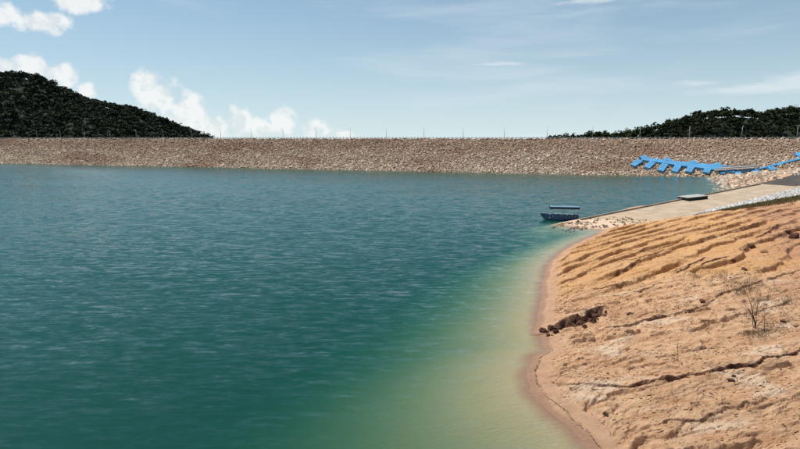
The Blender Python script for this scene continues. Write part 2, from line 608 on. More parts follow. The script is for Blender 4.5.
# ------------------------------------------------------------------ ground: bank, spit and lake bed
SHORE_PX = [(640, 560), (613, 490), (594, 455), (580, 437), (558, 418), (538, 402), (529, 386), (527, 370), (532, 357), (545, 350), (541, 336),
            (537, 322), (541, 300), (543, 281), (547, 264), (562, 250), (580, 241), (597, 234)]
SHORE = [at_z(*p).xy for p in SHORE_PX]
SHORE = [Vector((SHORE[0].x - 1.0, -30))] + SHORE + [Vector((44, 112)), Vector((75, 140)), Vector((150, 195)), Vector((400, 380))]
# closed outline of the land
POLY = np.array([tuple(p) for p in SHORE] + [(500, 380), (500, -30)])
TIP = Vector((28.97, 104.81))
AX = Vector((0.8763, 0.4817)).normalized()   # boat ramp runs this way, uphill
KR = 0.0751


def shore_dist(x, y):
    """signed distance from the shoreline, positive on land"""
    d = np.full(x.shape, 1e9)
    S = POLY[:len(SHORE)]
    for i in range(len(S) - 1):
        a, b = S[i], S[i + 1]
        ex, ey = b - a
        t = np.clip(((x - a[0]) * ex + (y - a[1]) * ey) / (ex * ex + ey * ey), 0, 1)
        d = np.minimum(d, (x - a[0] - t * ex) ** 2 + (y - a[1] - t * ey) ** 2)
    d = np.sqrt(d)
    inside = np.zeros(x.shape, bool)
    n = len(POLY)
    j = n - 1
    for i in range(n):
        xi, yi = POLY[i]; xj, yj = POLY[j]
        c = ((yi > y) != (yj > y)) & (x < (xj - xi) * (y - yi) / (yj - yi + 1e-12) + xi)
        inside ^= c
        j = i
    return np.where(inside, d, -d)


def ramp_sp(x, y):
    return (x - TIP.x) * AX.x + (y - TIP.y) * AX.y, (x - TIP.x) * AX.y - (y - TIP.y) * AX.x


def ramp_edge(s):                            # bank side of the slabs
    return np.interp(s, [-5, 0, 10, 23, 66, 110], [4.0, 8.0, 11.3, 12.6, 9.8, 9.0])


def rubble_edge(s):                          # bank side of the pale rubble
    return np.interp(s, [0, 23, 55, 110], [8.0, 12.7, 15.3, 19.0])


def bank_edge(s):                            # foot of the clay bank
    return np.interp(s, [-5, 0, 10, 21, 25, 55, 110], [3.5, 7.0, 11.0, 13.2, 13.8, 18.6, 24.0])


# cracks and gullies: pixel course on the bank, width, depth
CRACKS_PX = [
    ([(812, 345), (790, 354), (760, 362), (735, 367), (700, 373), (672, 377), (648, 383), (622, 387), (600, 387)], 0.19, 0.34, 1.0),
    ([(600, 387), (575, 384), (553, 383)], 0.10, 0.12, 0.6),
    ([(748, 404), (728, 412), (700, 420), (684, 423), (664, 425)], 0.09, 0.17, 0.9),
    ([(686, 422), (680, 430), (677, 437)], 0.08, 0.16, 0.9),
    ([(716, 300), (692, 310), (668, 316), (645, 320), (625, 326), (606, 328)], 0.15, 0.26, 0.9),
    ([(662, 283), (640, 291), (615, 296)], 0.15, 0.22, 0.6),
    ([(603, 310), (592, 316), (576, 321), (560, 328), (549, 333)], 1.05, 0.75, 1.0),
    ([(704, 258), (690, 266), (678, 273)], 0.22, 0.42, 1.0),
    ([(728, 257), (708, 262), (700, 266)], 0.22, 0.40, 0.9),
    ([(779, 226), (765, 234), (757, 238)], 0.30, 0.45, 1.0),
    ([(664, 250), (640, 258), (618, 262)], 0.2, 0.3, 0.8),
    ([(640, 262), (622, 270), (608, 280)], 0.2, 0.3, 0.8),
    ([(625, 283), (600, 289), (580, 291)], 0.16, 0.26, 0.7),
    ([(690, 240), (664, 247), (640, 252)], 0.2, 0.3, 0.6),
    ([(760, 225), (730, 232), (700, 240)], 0.2, 0.3, 0.6),
    ([(800, 398), (770, 405), (750, 412)], 0.07, 0.12, 0.6),
    ([(790, 300), (760, 312), (735, 318)], 0.10, 0.16, 0.6),
    ([(800, 270), (772, 280), (740, 290), (712, 297)], 0.14, 0.22, 0.7),
    ([(720, 345), (690, 350), (655, 358)], 0.08, 0.12, 0.5),
]


def bank_base(x, y, d):
    z = 4.6 * (1 - np.exp(-np.maximum(d, 0) / 26.0)) + 0.018 * np.maximum(d, 0)
    shore = -0.12 * np.maximum(-d, 0) - 0.045 * np.maximum(-d - 1.2, 0) ** 1.5
    return np.where(d > 0, z, np.maximum(shore, -11.0))


def terrain(x, y, full=True):
    x = np.asarray(x, float); y = np.asarray(y, float)
    wob = 0.35 * fbm(x * 0.35, y * 0.35, 3, 3)
    d = shore_dist(x, y)
    dw = d + np.where(np.abs(d) < 6, wob, wob * 0.3)
    z = bank_base(x, y, dw)
    land = sstep(dw, 0.9, 2.3)
    A = {}
    up = sstep(y + 4 * fbm(x * 0.08, y * 0.08, 2, 9), 47, 60)            # far, fluted part
    kx = np.interp(y, [20, 36, 46, 58, 70, 110], [0.12, 0.16, 0.22, 0.5, 0.68, 0.75])
    bend = -kx * (x - 15.0) + 3.0 * np.exp(-np.maximum(dw, 0) / 5.0)
    ye = y + bend + 1.5 * fbm(x * 0.07, y * 0.16, 3, 21) + 0.35 * fbm(x * 0.5, y * 0.5, 3, 22)
    def saw(ph, rise):
        f_ = ph - np.floor(ph)
        return np.where(f_ < rise, f_ / rise, 1 - ((f_ - rise) / (1 - rise)) ** 1.7)
    n1_ = fbm(x * 0.06, y * 0.16, 3, 23)
    fl = saw(ye / 3.5 + 0.35 * n1_, 0.085)
    gv_ = (ye / 3.5 + 0.35 * n1_); gv_ = gv_ - np.round(gv_ - 0.03) - 0.03
    fl2 = saw((ye + 1.1 * fbm(x * 0.12, y * 0.3, 3, 33)) / 1.75, 0.12)
    v1 = np.clip(0.72 + 1.5 * fbm(x * 0.09, y * 0.17, 3, 41), 0.1, 1.35)
    v2 = np.clip(0.35 + 1.3 * fbm(x * 0.09, y * 0.25, 3, 43), 0, 1)
    z = z - land * up * 0.34 * np.exp(-(gv_ / 0.035) ** 2) * np.clip(0.5 + 1.5 * fbm(x * 0.12, y * 0.2, 3, 47), 0, 1.2)
    z = z + land * up * ((fl - 0.6) * 0.50 * v1 + (fl2 - 0.6) * 0.26 * v2)
    # nearer part: broken shelves and short ledges whose small faces look down the shore
    low = 1 - up
    sh = fbm(x * 0.10, ye * 0.38, 4, 61, 0.55) * 1.6
    step = (np.floor(sh * 4) + sstep(sh * 4 - np.floor(sh * 4), 0.80, 1.0)) / 4
    z = z + land * (0.2 + 0.8 * low) * step * 0.26
    for (per, amp, fx_, fy_, sd_, th_, rise) in ((3.3, 0.36, 0.10, 0.30, 501, -0.05, 0.07), (1.25, 0.22, 0.22, 0.7, 511, 0.0, 0.12), (0.66, 0.13, 0.5, 1.3, 521, 0.03, 0.22)):
        wv_ = (ye + 1.3 * per * fbm(x * 0.16, y * 0.35, 4, sd_, 0.6)) / per
        am = np.clip((fbm(x * fx_, y * fy_, 3, sd_ + 3) - th_) * 3.2, 0, 1)
        z = z + land * (0.25 + 0.75 * low) * am * amp * (saw(wv_, rise) - 0.5)
    z = z + land * (0.10 * fbm(x * 0.9, y * 1.8, 4, 71, 0.6) + 0.035 * fbm(x * 3.2, y * 4.5, 3, 81))
    z = z + (1 - land) * 0.02 * fbm(x * 1.5, y * 1.5, 3, 91) * sstep(dw, -3, 0.5)
    # steps of the small beach
    z = z + 0.05 * sstep(dw, 0.55, 0.75) * (1 - land)
    lip = dw + 0.35 * fbm(x * 0.9, y * 0.9, 3, 95)
    z = z + 0.15 * sstep(lip, 1.75, 1.9) * (1 - sstep(lip, 2.0, 4.5))
    # short rounded rain rills and grit
    z = z - land * 0.05 * np.clip(1 - np.abs(fbm(x * 0.5, ye * 1.6, 3, 97, 0.6)) * 9, 0, 1)
    # boat ramp cut and the stony spit it stands on
    s, p = ramp_sp(x, y)
    plane = KR * np.clip(s, -200, 112) - 0.01
    pb = bank_edge(s) + 0.5 * fbm(x * 0.3, y * 0.3, 3, 15)
    cut = plane + 0.10 + 0.22 * (p - pb)
    zb = np.minimum(z, np.maximum(cut, z * 0 - 11))
    zb = np.where(p > pb - 2, zb, np.minimum(zb, plane - 0.2))
    rough = 0.07 * fbm(x * 0.8, y * 0.8, 4, 101, 0.6)
    spit = plane + rough * np.clip(1 - (s - 14) / 6, 0.0, 1) - (0.30 + 0.6 * sstep(s, 52, 64) + 0.1 * fbm(x * 0.1, y * 0.1, 2, 105)) * np.maximum(-p - 4.0 * sstep(s, 66, 80), 0) - 0.16 * np.maximum(p - pb, 0) - 0.22 * np.maximum(-s + 1.5 * fbm(x * 0.2, y * 0.2, 2, 107), 0)
    # rubble-covered shoulder between ramp and dam
    sx_, sy_ = x - 88.0, y - 139.0
    east = (sx_ * 0.902 - sy_ * 0.432)
    sh_ = np.where(y > 120, np.clip(0.13 * east + 0.25 * fbm(x * 0.15, y * 0.15, 2, 109), -11, 8.5), -11)
    sh_ = np.where(p < -1.2, sh_, np.minimum(sh_, plane - 0.4))
    spit = np.maximum(spit, sh_)
    zz = np.maximum(zb, np.maximum(spit, -11))
    onbank = sstep(zb - spit, -0.05, 0.1) * sstep(dw, 0, 0.5)
    if not full:
        return zz
    A['zone'] = np.clip(up * (0.75 + 0.5 * fbm(x * 0.1, y * 0.2, 3, 111)), 0, 1) * onbank
    A['red'] = np.clip(sstep(x - 0.50 * y + 4 * fbm(x * 0.12, y * 0.12, 3, 121), 5, 17) * (0.75 + fbm(x * 0.3, y * 0.7, 4, 131)), 0, 1) * onbank
    A['sand'] = (1 - land) * (1 - (1 - onbank) * sstep(s, -3, 1) * sstep(p, -2, 0.5))
    A['pale'] = np.clip(sstep(fbm(x * 0.22, y * 0.5, 4, 141), 0.18, 0.42) * 0.75 * low, 0, 1) * land
    A['pale'] = np.maximum(A['pale'], (1 - onbank) * sstep(s, -4, 1) * sstep(p, -3, 0) * (1 - sstep(s, 22, 34)) * 0.9)
    return zz, A, dw


def hit(px, py, dz=0.0):
    """where the sight line through a pixel of the photograph meets the ground"""
    d = pix_dir(px, py)
    t = np.linspace(18, 200, 520)
    X, Y, Z = d.x * t, d.y * t, CAM_H + d.z * t
    g = np.maximum(terrain(X, Y, False), 0)
    k = max(1, int(np.argmax(Z < g)))
    t = np.linspace(t[k - 1], t[k], 24)
    X, Y, Z = d.x * t, d.y * t, CAM_H + d.z * t
    g = np.maximum(terrain(X, Y, False), 0)
    k = int(np.argmax(Z <= g))
    return Vector((X[k], Y[k], float(g[k]) + dz))


def ground_z(x, y):
    return float(GZ(np.array([x]), np.array([y]))[0])


def graded(a, b, fine0, fine1, step, grow):
    xs = list(np.arange(fine0, fine1, step))
    s = step; v = fine1
    while v < b:
        xs.append(v); s *= grow; v += s
    xs.append(b)
    s = step; v = fine0 - step
    lo = []
    while v > a:
        lo.append(v); s *= grow; v -= s
    lo.append(a)
    return np.array(lo[::-1] + xs)


gx = graded(-70, 400, 6, 42, 0.10, 1.022)
gy = []
v = -30.0
while v < 20: gy.append(v); v += max(0.1, 0.12 * (20 - v) ** 0.8 + 0.08)
v = 20.0
while v < 300:
    gy.append(v); v += 0.0027 * v if v < 118 else 0.0027 * 118 * 1.03 ** ((v - 118) / 1.2)
gy = np.array(gy + [300.0])
GX, GY = np.meshgrid(gx, gy)
Z0, AT, DW = terrain(GX, GY)

# carve the cracks
moist_shade = np.zeros_like(Z0)
crackmask = np.zeros_like(Z0)
CRACK_W = []
for (pl, w, dep, mo) in CRACKS_PX:
    pts = [hit(*p) for p in pl]
    # small wander between the given points
    fine = []
    ph = random.uniform(0, 50)
    arc = 0.0
    for i in range(len(pts) - 1):
        seg = (pts[i + 1] - pts[i]).length
        n = max(2, int(seg / 0.3))
        for k in range(n):
            f_ = k / n
            q = pts[i].lerp(pts[i + 1], f_)
            u_ = np.array([(arc + seg * f_) * 0.55 + ph]); 
            wv_ = float(fbm(u_, u_ * 0 + ph, 3, 77, 0.6)[0])
            fine.append(Vector((q.x, q.y + wv_ * (0.35 + 0.9 * w), 0)))
        arc += seg
    fine.append(pts[-1])
    CRACK_W.append((fine, w))
    x0, x1 = min(p.x for p in fine) - 3, max(p.x for p in fine) + 3
    y0, y1 = min(p.y for p in fine) - 3, max(p.y for p in fine) + 3
    ci = np.where((gx > x0) & (gx < x1))[0]; ri = np.where((gy > y0) & (gy < y1))[0]
    sl = np.ix_(ri, ci)
    X, Y = GX[sl], GY[sl]
    best = np.full(X.shape, 1e9); side = np.zeros_like(X); tt = np.zeros_like(X)
    for i in range(len(fine) - 1):
        a, b = fine[i], fine[i + 1]
        ex, ey = b.x - a.x, b.y - a.y
        l2 = ex * ex + ey * ey + 1e-9
        t = np.clip(((X - a.x) * ex + (Y - a.y) * ey) / l2, 0, 1)
        qx, qy = X - a.x - t * ex, Y - a.y - t * ey
        dd = np.sqrt(qx * qx + qy * qy)
        m = dd < best
        best = np.where(m, dd, best)
        side = np.where(m, qy, side)
        tt = np.where(m, (i + t) / (len(fine) - 1), tt)
    wv = w * 0.62 * np.clip(0.8 + 1.7 * fbm(X * 0.5, Y * 0.5, 3, 151), 0.12, 2.0) * np.clip(np.minimum(tt, 1 - tt) * 7 + 0.25, 0, 1)
    # steep wall on the far (uphill) side that faces the camera, sloping floor on the near side
    far = side > 0
    prof = np.where(far, 1 - sstep(best, wv * 0.55, wv * 0.55 + 0.12 + 0.3 * max(0, w - 0.3)), 1 - sstep(best, wv * 0.2, wv * 1.8))
    Z0[sl] -= dep * prof * sstep(wv, 0.02, w * 0.6) * (0.75 + 0.5 * fbm(X * 0.8, Y * 0.8, 3, 157))
    Z0[sl] += dep * 0.22 * np.where(far, 1 - sstep(best, wv * 0.5, wv * 0.5 + 2.2), 0) * (1 - prof)
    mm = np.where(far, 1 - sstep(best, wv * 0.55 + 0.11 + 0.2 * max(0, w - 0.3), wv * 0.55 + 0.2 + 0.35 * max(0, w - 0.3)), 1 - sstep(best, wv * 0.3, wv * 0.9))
    moist_shade[sl] = np.maximum(moist_shade[sl], mm * mo * np.clip(0.85 + 0.5 * fbm(X * 2, Y * 2, 2, 161), 0, 1))  # damp red clay colour, spread wider to paint shade on the camera-facing wall
    crackmask[sl] = np.maximum(crackmask[sl], mm)


def GZ(x, y):
    i = np.clip(np.searchsorted(gx, x) - 1, 0, len(gx) - 2)
    j = np.clip(np.searchsorted(gy, y) - 1, 0, len(gy) - 2)
    fx = (x - gx[i]) / (gx[i + 1] - gx[i]); fy = (y - gy[j]) / (gy[j + 1] - gy[j])
    return (Z0[j, i] * (1 - fx) + Z0[j, i + 1] * fx) * (1 - fy) + (Z0[j + 1, i] * (1 - fx) + Z0[j + 1, i + 1] * fx) * fy


ny, nx = Z0.shape
V = np.stack([GX.ravel(), GY.ravel(), Z0.ravel()], 1)
I = np.arange(nx * ny).reshape(ny, nx)
F = np.stack([I[:-1, :-1].ravel(), I[:-1, 1:].ravel(), I[1:, 1:].ravel(), I[1:, :-1].ravel()], 1)
bank = np_mesh('bank', V, F, MAT['soil'], smooth=False)
for k in ('zone', 'red', 'sand', 'pale'):
    attr(bank, k, AT[k].ravel())
attr(bank, 'moist_shade', moist_shade.ravel())
tag(bank, 'eroded orange and tan clay bank sloping into the reservoir', kind='structure')
print('bank quads', len(F))

# one sheet under everything, out to the horizon
S_ = 9000
g = mesh_obj('ground', [(-S_, -S_, -12), (S_, -S_, -12), (S_, S_, -12), (-S_, S_, -12)], [(0, 1, 2, 3)], MAT['far_ground'])
tag(g, 'low ground stretching away to the horizon', kind='structure')

# ------------------------------------------------------------------ dam
D0 = at_z(0, 163.2).xy
D1 = at_z(640, 175.3).xy
DE = (D1 - D0).normalized()                  # along the dam, left to right
DN = Vector((-DE.y, DE.x))                   # away from the camera
if DN.y < 0: DN = -DN
SLOPE = 1.75
CREST = 15.75
L0, L1 = -260.0, 640.0                       # dam runs on out of the picture on both sides


def dam_pt(a, o, z):
    q = D0 + DE * a + DN * o
    return Vector((q.x, q.y, z))


def dam_face(a, z, lift=0.0):
    nrm = math.hypot(1, SLOPE)
    return dam_pt(a, z * SLOPE - lift / nrm, z + lift * SLOPE / nrm)


def dam_at(px, py):
    """point of the dam's upstream face on a sight line; returns along, height"""
    d = pix_dir(px, py)
    # plane: o = z*SLOPE  where o = (p-D0).DN
    c0 = -(D0.dot(DN)) - SLOPE * CAM_H
    k = Vector((d.x, d.y)).dot(DN) - SLOPE * d.z
    t = -c0 / k
    p = Vector((d.x, d.y)) * t
    return (p - D0).dot(DE), CAM_H + d.z * t


dam = empty('embankment_dam', dam_pt(190, 30, 0))
tag(dam, 'long rockfill dam faced with tan rubble, closing the far side of the lake', 'dam')
sec = [(-12 * SLOPE, -12), (CREST * SLOPE, CREST), (CREST * SLOPE + 8.5, CREST), (CREST * SLOPE + 60, -12)]
vs_, fs_ = [], []
off = Vector(dam.location)
NS = 30
for i in range(NS + 1):
    a = L0 + (L1 - L0) * i / NS
    for (o, z) in sec:
        vs_.append(dam_pt(a, o, z) - off)
for i in range(NS):
    for k in range(4):
        k2 = (k + 1) % 4
        fs_.append((i * 4 + k, (i + 1) * 4 + k, (i + 1) * 4 + k2, i * 4 + k2))
fs_.append((0, 1, 2, 3)); fs_.append(tuple(NS * 4 + k for k in (3, 2, 1, 0)))
mesh_obj('embankment', vs_, fs_, MAT['fill'], dam)
# crest road
mesh_obj('crest_road', [dam_pt(L0, CREST * SLOPE + 1.6, CREST + 0.03) - off, dam_pt(L1, CREST * SLOPE + 1.6, CREST + 0.03) - off,
                        dam_pt(L1, CREST * SLOPE + 7.4, CREST + 0.03) - off, dam_pt(L0, CREST * SLOPE + 7.4, CREST + 0.03) - off], [(0, 1, 2, 3)], MAT['asphalt'], dam)

# angular stones: jittered boxes
BOXV = np.array([(-1, -1, -1), (1, -1, -1), (1, 1, -1), (-1, 1, -1), (-1, -1, 1), (1, -1, 1), (1, 1, 1), (-1, 1, 1)], float) * 0.5
BOXF = np.array([(0, 3, 2, 1), (4, 5, 6, 7), (0, 1, 5, 4), (1, 2, 6, 5), (2, 3, 7, 6), (3, 0, 4, 7)])


def stone_field(name, P, size, mat, parent=None, level=None, flat=0.75, tone=None, jit=0.2, tilt=None):
    n = len(P)
    sz = size[:, None] * RNG.uniform(0.7, 1.35, (n, 3)) * np.array([1, 1, flat])
    v = BOXV[None] + RNG.uniform(-jit, jit, (n, 8, 3))
    v[:, 4:, :2] *= RNG.uniform(0.5, 0.95, (n, 1, 2))
    v = v * sz[:, None, :]
    a = RNG.uniform(0, 2 * math.pi, (n, 3)); a[:, 0] = RNG.normal(0, 0.45, n); a[:, 1] = RNG.normal(0, 0.45, n)
    ca, sa = np.cos(a), np.sin(a)
    x, y, z = v[..., 0], v[..., 1], v[..., 2]
    y, z = y * ca[:, 0:1] - z * sa[:, 0:1], y * sa[:, 0:1] + z * ca[:, 0:1]
    x, z = x * ca[:, 1:2] + z * sa[:, 1:2], -x * sa[:, 1:2] + z * ca[:, 1:2]
    x, y = x * ca[:, 2:3] - y * sa[:, 2:3], x * sa[:, 2:3] + y * ca[:, 2:3]
    if tilt is not None:
        x, y = x, y
    v = np.stack([x, y, z], -1) + P[:, None, :]
    F = (BOXF[None] + (np.arange(n) * 8)[:, None, None]).reshape(-1, 4)
    o = np_mesh(name, v.reshape(-1, 3), F, mat, parent)
    tn = RNG.random(n) if tone is None else tone
    attr(o, 'tone', np.repeat(tn, 8))
    attr(o, 'level', np.repeat(level if level is not None else np.zeros(n), 8))
    return o


aL = dam_at(-45, 150)[0]; aR = dam_at(850, 150)[0] + 60
n_st = 54000
aa = RNG.uniform(aL, aR, n_st)
zz_ = RNG.uniform(-1.2, CREST + 0.15, n_st)
P = D0.x + DE.x * aa + DN.x * zz_ * SLOPE, D0.y + DE.y * aa + DN.y * zz_ * SLOPE
pos = np.stack([P[0], P[1], zz_ + 0.08], 1) - np.array(off)
blot = fbm(aa * 0.022, zz_ * 0.13, 4, 201, 0.6)
band = np.exp(-((zz_ - 12.3) / 2.2) ** 2)
level = np.clip(0.25 * band + np.clip(blot * 2.2 - 0.1, 0, 0.8) + 0.3 * sstep(zz_, 6, 11) - 0.05, 0, 0.85)
tone = np.clip(RNG.beta(1.6, 1.5, n_st) + 0.18 * sstep(-zz_, -5, -0.5) - 0.1 * band, 0, 1)
szs = np.minimum(RNG.lognormal(math.log(0.57), 0.34, n_st), 1.25)
rr_ = stone_field('riprap', pos, szs, MAT['riprap'], dam, level, 0.72, tone)
tag(rr_, 'tan and brown rubble covering the lake side of the dam', kind='stuff')

# guard rail on the crest: posts and a beam
rail = empty('guard_rail', dam_pt(190, CREST * SLOPE + 0.7, CREST))
tag(rail, 'low steel guard rail with many short posts along the dam crest', 'guard rail')
ro = Vector(rail.location)
pm = MB().box(-0.09, 0.09, -0.09, 0.09, -0.3, 1.15, ch=0.012)
pm.box(-0.06, 0.06, -0.06, 0.06, 1.1501, 1.3)
post0 = pm.build('post', MAT['galv'], rail)
NPOST = 250
p0 = aL + 10
dP = (aR - 55 - p0) / NPOST
for i in range(NPOST):
    o = post0 if i == 0 else post0.copy()
    if i: COL.objects.link(o); o.parent = rail
    o.location = dam_pt(p0 + i * dP, CREST * SLOPE + 0.7, CREST) - ro
    o.rotation_euler = (random.gauss(0, 0.02), random.gauss(0, 0.03), math.atan2(DE.y, DE.x))
bm_ = MB()
q0, q1 = dam_pt(p0 - 1, CREST * SLOPE + 0.56, 0), dam_pt(p0 + NPOST * dP, CREST * SLOPE + 0.56, 0)
prof = [(0.0, 0.42), (-0.05, 0.47), (0.0, 0.55), (-0.05, 0.63), (0.0, 0.70), (0.03, 0.70), (0.03, 0.42)]
V_ = []
for q in (q0, q1):
    for (o, z) in prof:
        V_.append(Vector((q.x + DN.x * o, q.y + DN.y * o, CREST + z)) - ro)
n = len(prof)
bm_.add(V_, [(k, (k + 1) % n, n + (k + 1) % n, n + k) for k in range(n)] + [tuple(reversed(range(n))), tuple(range(n, 2 * n))])
bm_.build('beam', MAT['galv'], rail)

# lamp posts along the crest
def a_of_px(px):
    lo, hi = aL - 50, aR
    for _ in range(50):
        m = (lo + hi) / 2
        q = dam_pt(m, CREST * SLOPE + 6.9, CREST)
        c, s = math.cos(PITCH), math.sin(PITCH)
        dz = q.z - CAM_H
        x = 400 + FPX * q.x / (q.y * c - dz * s)
        if x < px: lo = m
        else: hi = m
    return lo


def make_lamp():
    r = empty('lamp_post', (0, 0, 0))
    MB().tube([(0, 0, -0.2), (0, 0, 2.5), (0, 0, 5.6)], [0.13, 0.105, 0.075], 8).build('pole', MAT['galv'], r, True)
    MB().box(-0.24, 0.24, -0.24, 0.24, -0.05, 0.16, ch=0.03).build('base', MAT['kerb'], r)
    MB().tube([(0, 0, 5.55), (0, -0.25, 5.85), (0, -0.9, 5.98)], [0.06, 0.05, 0.045], 6).build('arm', MAT['galv'], r, True)
    hd = MB().box(-0.16, 0.16, -1.55, -0.8, 5.93, 6.09, ch=0.03).build('lamp_head', MAT['white'], r)
    MB().box(-0.11, 0.11, -1.48, -0.95, 5.90, 5.928).build('lens', MAT['glass'], hd)
    return r


def copy_tree(o, parent=None):
    c = o.copy(); COL.objects.link(c); c.parent = parent
    for ch in o.children: copy_tree(ch, c)
    return c


lp = make_lamp()
tag(lp, 'slender single-arm lamp post standing on the dam crest road', 'lamp post', 'lamp posts along the dam crest')
a0, a1 = a_of_px(220), a_of_px(547)
dl = (a1 - a0) / 9
first = True
for k in range(-8, 17):
    a = a0 + k * dl
    if a < aL - 5 or a > aR - 40: continue
    if k in (): continue
    o = lp if first else copy_tree(lp)
    first = False
    o.location = dam_pt(a, CREST * SLOPE + 7.9, CREST)
    o.rotation_euler = (random.gauss(0, 0.008), random.gauss(0, 0.01), math.atan2(DE.y, DE.x))

# ------------------------------------------------------------------ water
wl = [dam_pt(L0 + 20, 9, 0), dam_pt(L1 - 100, 9, 0)]
wpoly = [(wl[0].x, wl[0].y), (-520, -45), (330, -45), (390, 120), (wl[1].x, wl[1].y)]
mb = MB()
n = len(wpoly)
mb.add([(x, y, 0) for x, y in wpoly] + [(x, y, -11.5) for x, y in wpoly],
       [tuple(range(n)), tuple(reversed(range(n, 2 * n)))] + [(i, n + i, n + (i + 1) % n, (i + 1) % n) for i in range(n)])
wo = mb.build('lake_water', MAT['water'])
bm2 = bmesh.new(); bm2.from_mesh(wo.data); bmesh.ops.recalc_face_normals(bm2, faces=bm2.faces); bm2.to_mesh(wo.data); bm2.free()
tag(wo, 'green and blue reservoir water with small ripples', kind='structure')

# ------------------------------------------------------------------ hills and woods
def ridge_fn(pts, dist, drop, lean=0.0):
    """ridge through pixel points at a given distance: returns arrays x, y, z of the skyline ground"""
    out = []
    for (px, py) in pts:
        d = pix_dir(px, py)
        t = dist / d.y
        out.append((d.x * t, dist + lean * d.x * t, CAM_H + d.z * t - drop))
    return np.array(out)


LEFT = ridge_fn([(-420, 118), (-300, 96), (-200, 88), (-110, 84), (-50, 78), (0, 74), (22, 73.5), (36, 76), (47, 81), (64, 89.5), (78, 96), (98, 102), (128, 106.5), (145, 112), (169, 122), (189, 130), (209, 138), (235, 146), (300, 152)], 820, 6.5)
RIGHT = ridge_fn([(505, 150), (540, 141), (560, 137.5), (600, 135.5), (630, 133.5), (655, 128), (675, 120.5), (700, 113.5), (735, 110.5), (760, 113.5), (780, 109.5), (800, 108.5), (850, 100), (930, 96), (1030, 104), (1150, 126), (1250, 150)], 520, 5.0)


def make_hill(name, ridge, depth_f, depth_b, label, zfloor=-12):
    x = np.linspace(ridge[0, 0], ridge[-1, 0], 120)
    zr = np.interp(x, ridge[:, 0], ridge[:, 2]); yr = np.interp(x, ridge[:, 0], ridge[:, 1])
    t = np.linspace(-1, 1, 61)
    X, T = np.meshgrid(x, t)
    fall = np.where(T < 0, np.cos(np.clip(-T, 0, 1) * math.pi / 2) ** 1.15, np.cos(T * math.pi / 2))
    Y = yr[None] + np.where(T < 0, T * depth_f, T * depth_b)
    Z = zfloor - 0.5 + (zr[None] - zfloor) * fall + 3.0 * fbm(X * 0.02, Y * 0.02, 3, 301) * np.minimum(1, np.abs(T) * 3) * fall
    V = np.stack([X.ravel(), Y.ravel(), Z.ravel()], 1)
    ny_, nx_ = X.shape
    I = np.arange(nx_ * ny_).reshape(ny_, nx_)
    F = np.stack([I[:-1, :-1].ravel(), I[:-1, 1:].ravel(), I[1:, 1:].ravel(), I[1:, :-1].ravel()], 1)
    o = np_mesh(name, V, F, MAT['hill_soil'], smooth=True)
    tag(o, label, kind='structure')

    def zat(px, pt):
        zr_ = np.interp(px, ridge[:, 0], ridge[:, 2]); yr_ = np.interp(px, ridge[:, 0], ridge[:, 1])
        f_ = np.where(pt < 0, np.cos(np.clip(-pt, 0, 1) * math.pi / 2) ** 1.15, np.cos(pt * math.pi / 2))
        y_ = yr_ + np.where(pt < 0, pt * depth_f, pt * depth_b)
        return y_, zfloor - 0.5 + (zr_ - zfloor) * f_
    return zat


def crown_cloud(n_leaf, rx, rz, leaf, rng, lumps=7):
    """leaf-clump quads spread through a lumpy crown: centres, quads"""
    c = rng.normal(0, 1, (lumps, 3)); c /= np.linalg.norm(c, axis=1)[:, None]
    c *= rng.uniform(0.35, 0.75, (lumps, 1)); c[:, 2] = c[:, 2] * 0.8 + 0.05
    lr = rng.uniform(0.34, 0.55, lumps)
    k = rng.integers(0, lumps, n_leaf)
    dn = rng.normal(0, 1, (n_leaf, 3)); dn /= np.linalg.norm(dn, axis=1)[:, None]
    p = c[k] + dn * (lr[k] * rng.uniform(0.75, 1.05, n_leaf))[:, None]
    p = p * np.array([rx, rx, rz])
    nrm = dn + rng.normal(0, 0.45, (n_leaf, 3)); nrm /= np.linalg.norm(nrm, axis=1)[:, None]
    ref = rng.normal(0, 1, (n_leaf, 3))
    u = np.cross(nrm, ref); u /= np.linalg.norm(u, axis=1)[:, None]
    w = np.cross(nrm, u)
    s = leaf * rng.uniform(0.6, 1.3, (n_leaf, 1))
    quad = np.stack([p - u * s - w * s * 0.6, p + u * s * 0.8 - w * s * 0.7, p + u * s + w * s * 0.6, p - u * s * 0.7 + w * s * 0.8], 1)
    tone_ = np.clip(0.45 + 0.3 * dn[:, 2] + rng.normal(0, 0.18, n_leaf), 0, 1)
    return quad, tone_


def wood(name, zat, ridge, x0, x1, t0, t1, count, h0, h1, mat, label, seed, leaf, nleaf=64):
    rng = np.random.default_rng(seed)
    protos = [crown_cloud(nleaf, 1.0, 1.0, leaf, rng) for _ in range(10)]
    px = rng.uniform(x0, x1, count); pt = rng.uniform(t0, t1, count)
    # keep a dense rank on the skyline
    k = count // 5
    pt[:k] = rng.normal(-0.02, 0.03, k)
    y, z = zat(px, pt)
    Q, Tn = [], []
    for i in range(count):
        q, tn = protos[rng.integers(0, 10)]
        h = rng.uniform(h0, h1) * (1.25 if rng.random() < 0.08 else 1.0)
        rx = h * rng.uniform(0.38, 0.62)
        a = rng.uniform(0, 6.283)
        ca, sa = math.cos(a), math.sin(a)
        p = q.reshape(-1, 3)
        xx = (p[:, 0] * ca - p[:, 1] * sa) * rx + px[i]
        yy = (p[:, 0] * sa + p[:, 1] * ca) * rx + y[i]
        zz = p[:, 2] * h * 0.42 + z[i] + h * 0.56
        Q.append(np.stack([xx, yy, zz], 1))
        Tn.append(np.clip(tn + rng.normal(0, 0.32), 0, 1))
    V = np.concatenate(Q); tn = np.repeat(np.concatenate(Tn), 4)
    o = np_mesh(name, V, np.arange(len(V)).reshape(-1, 4), mat)
    attr(o, 'tone', tn)
    tag(o, label, kind='stuff')
    return o


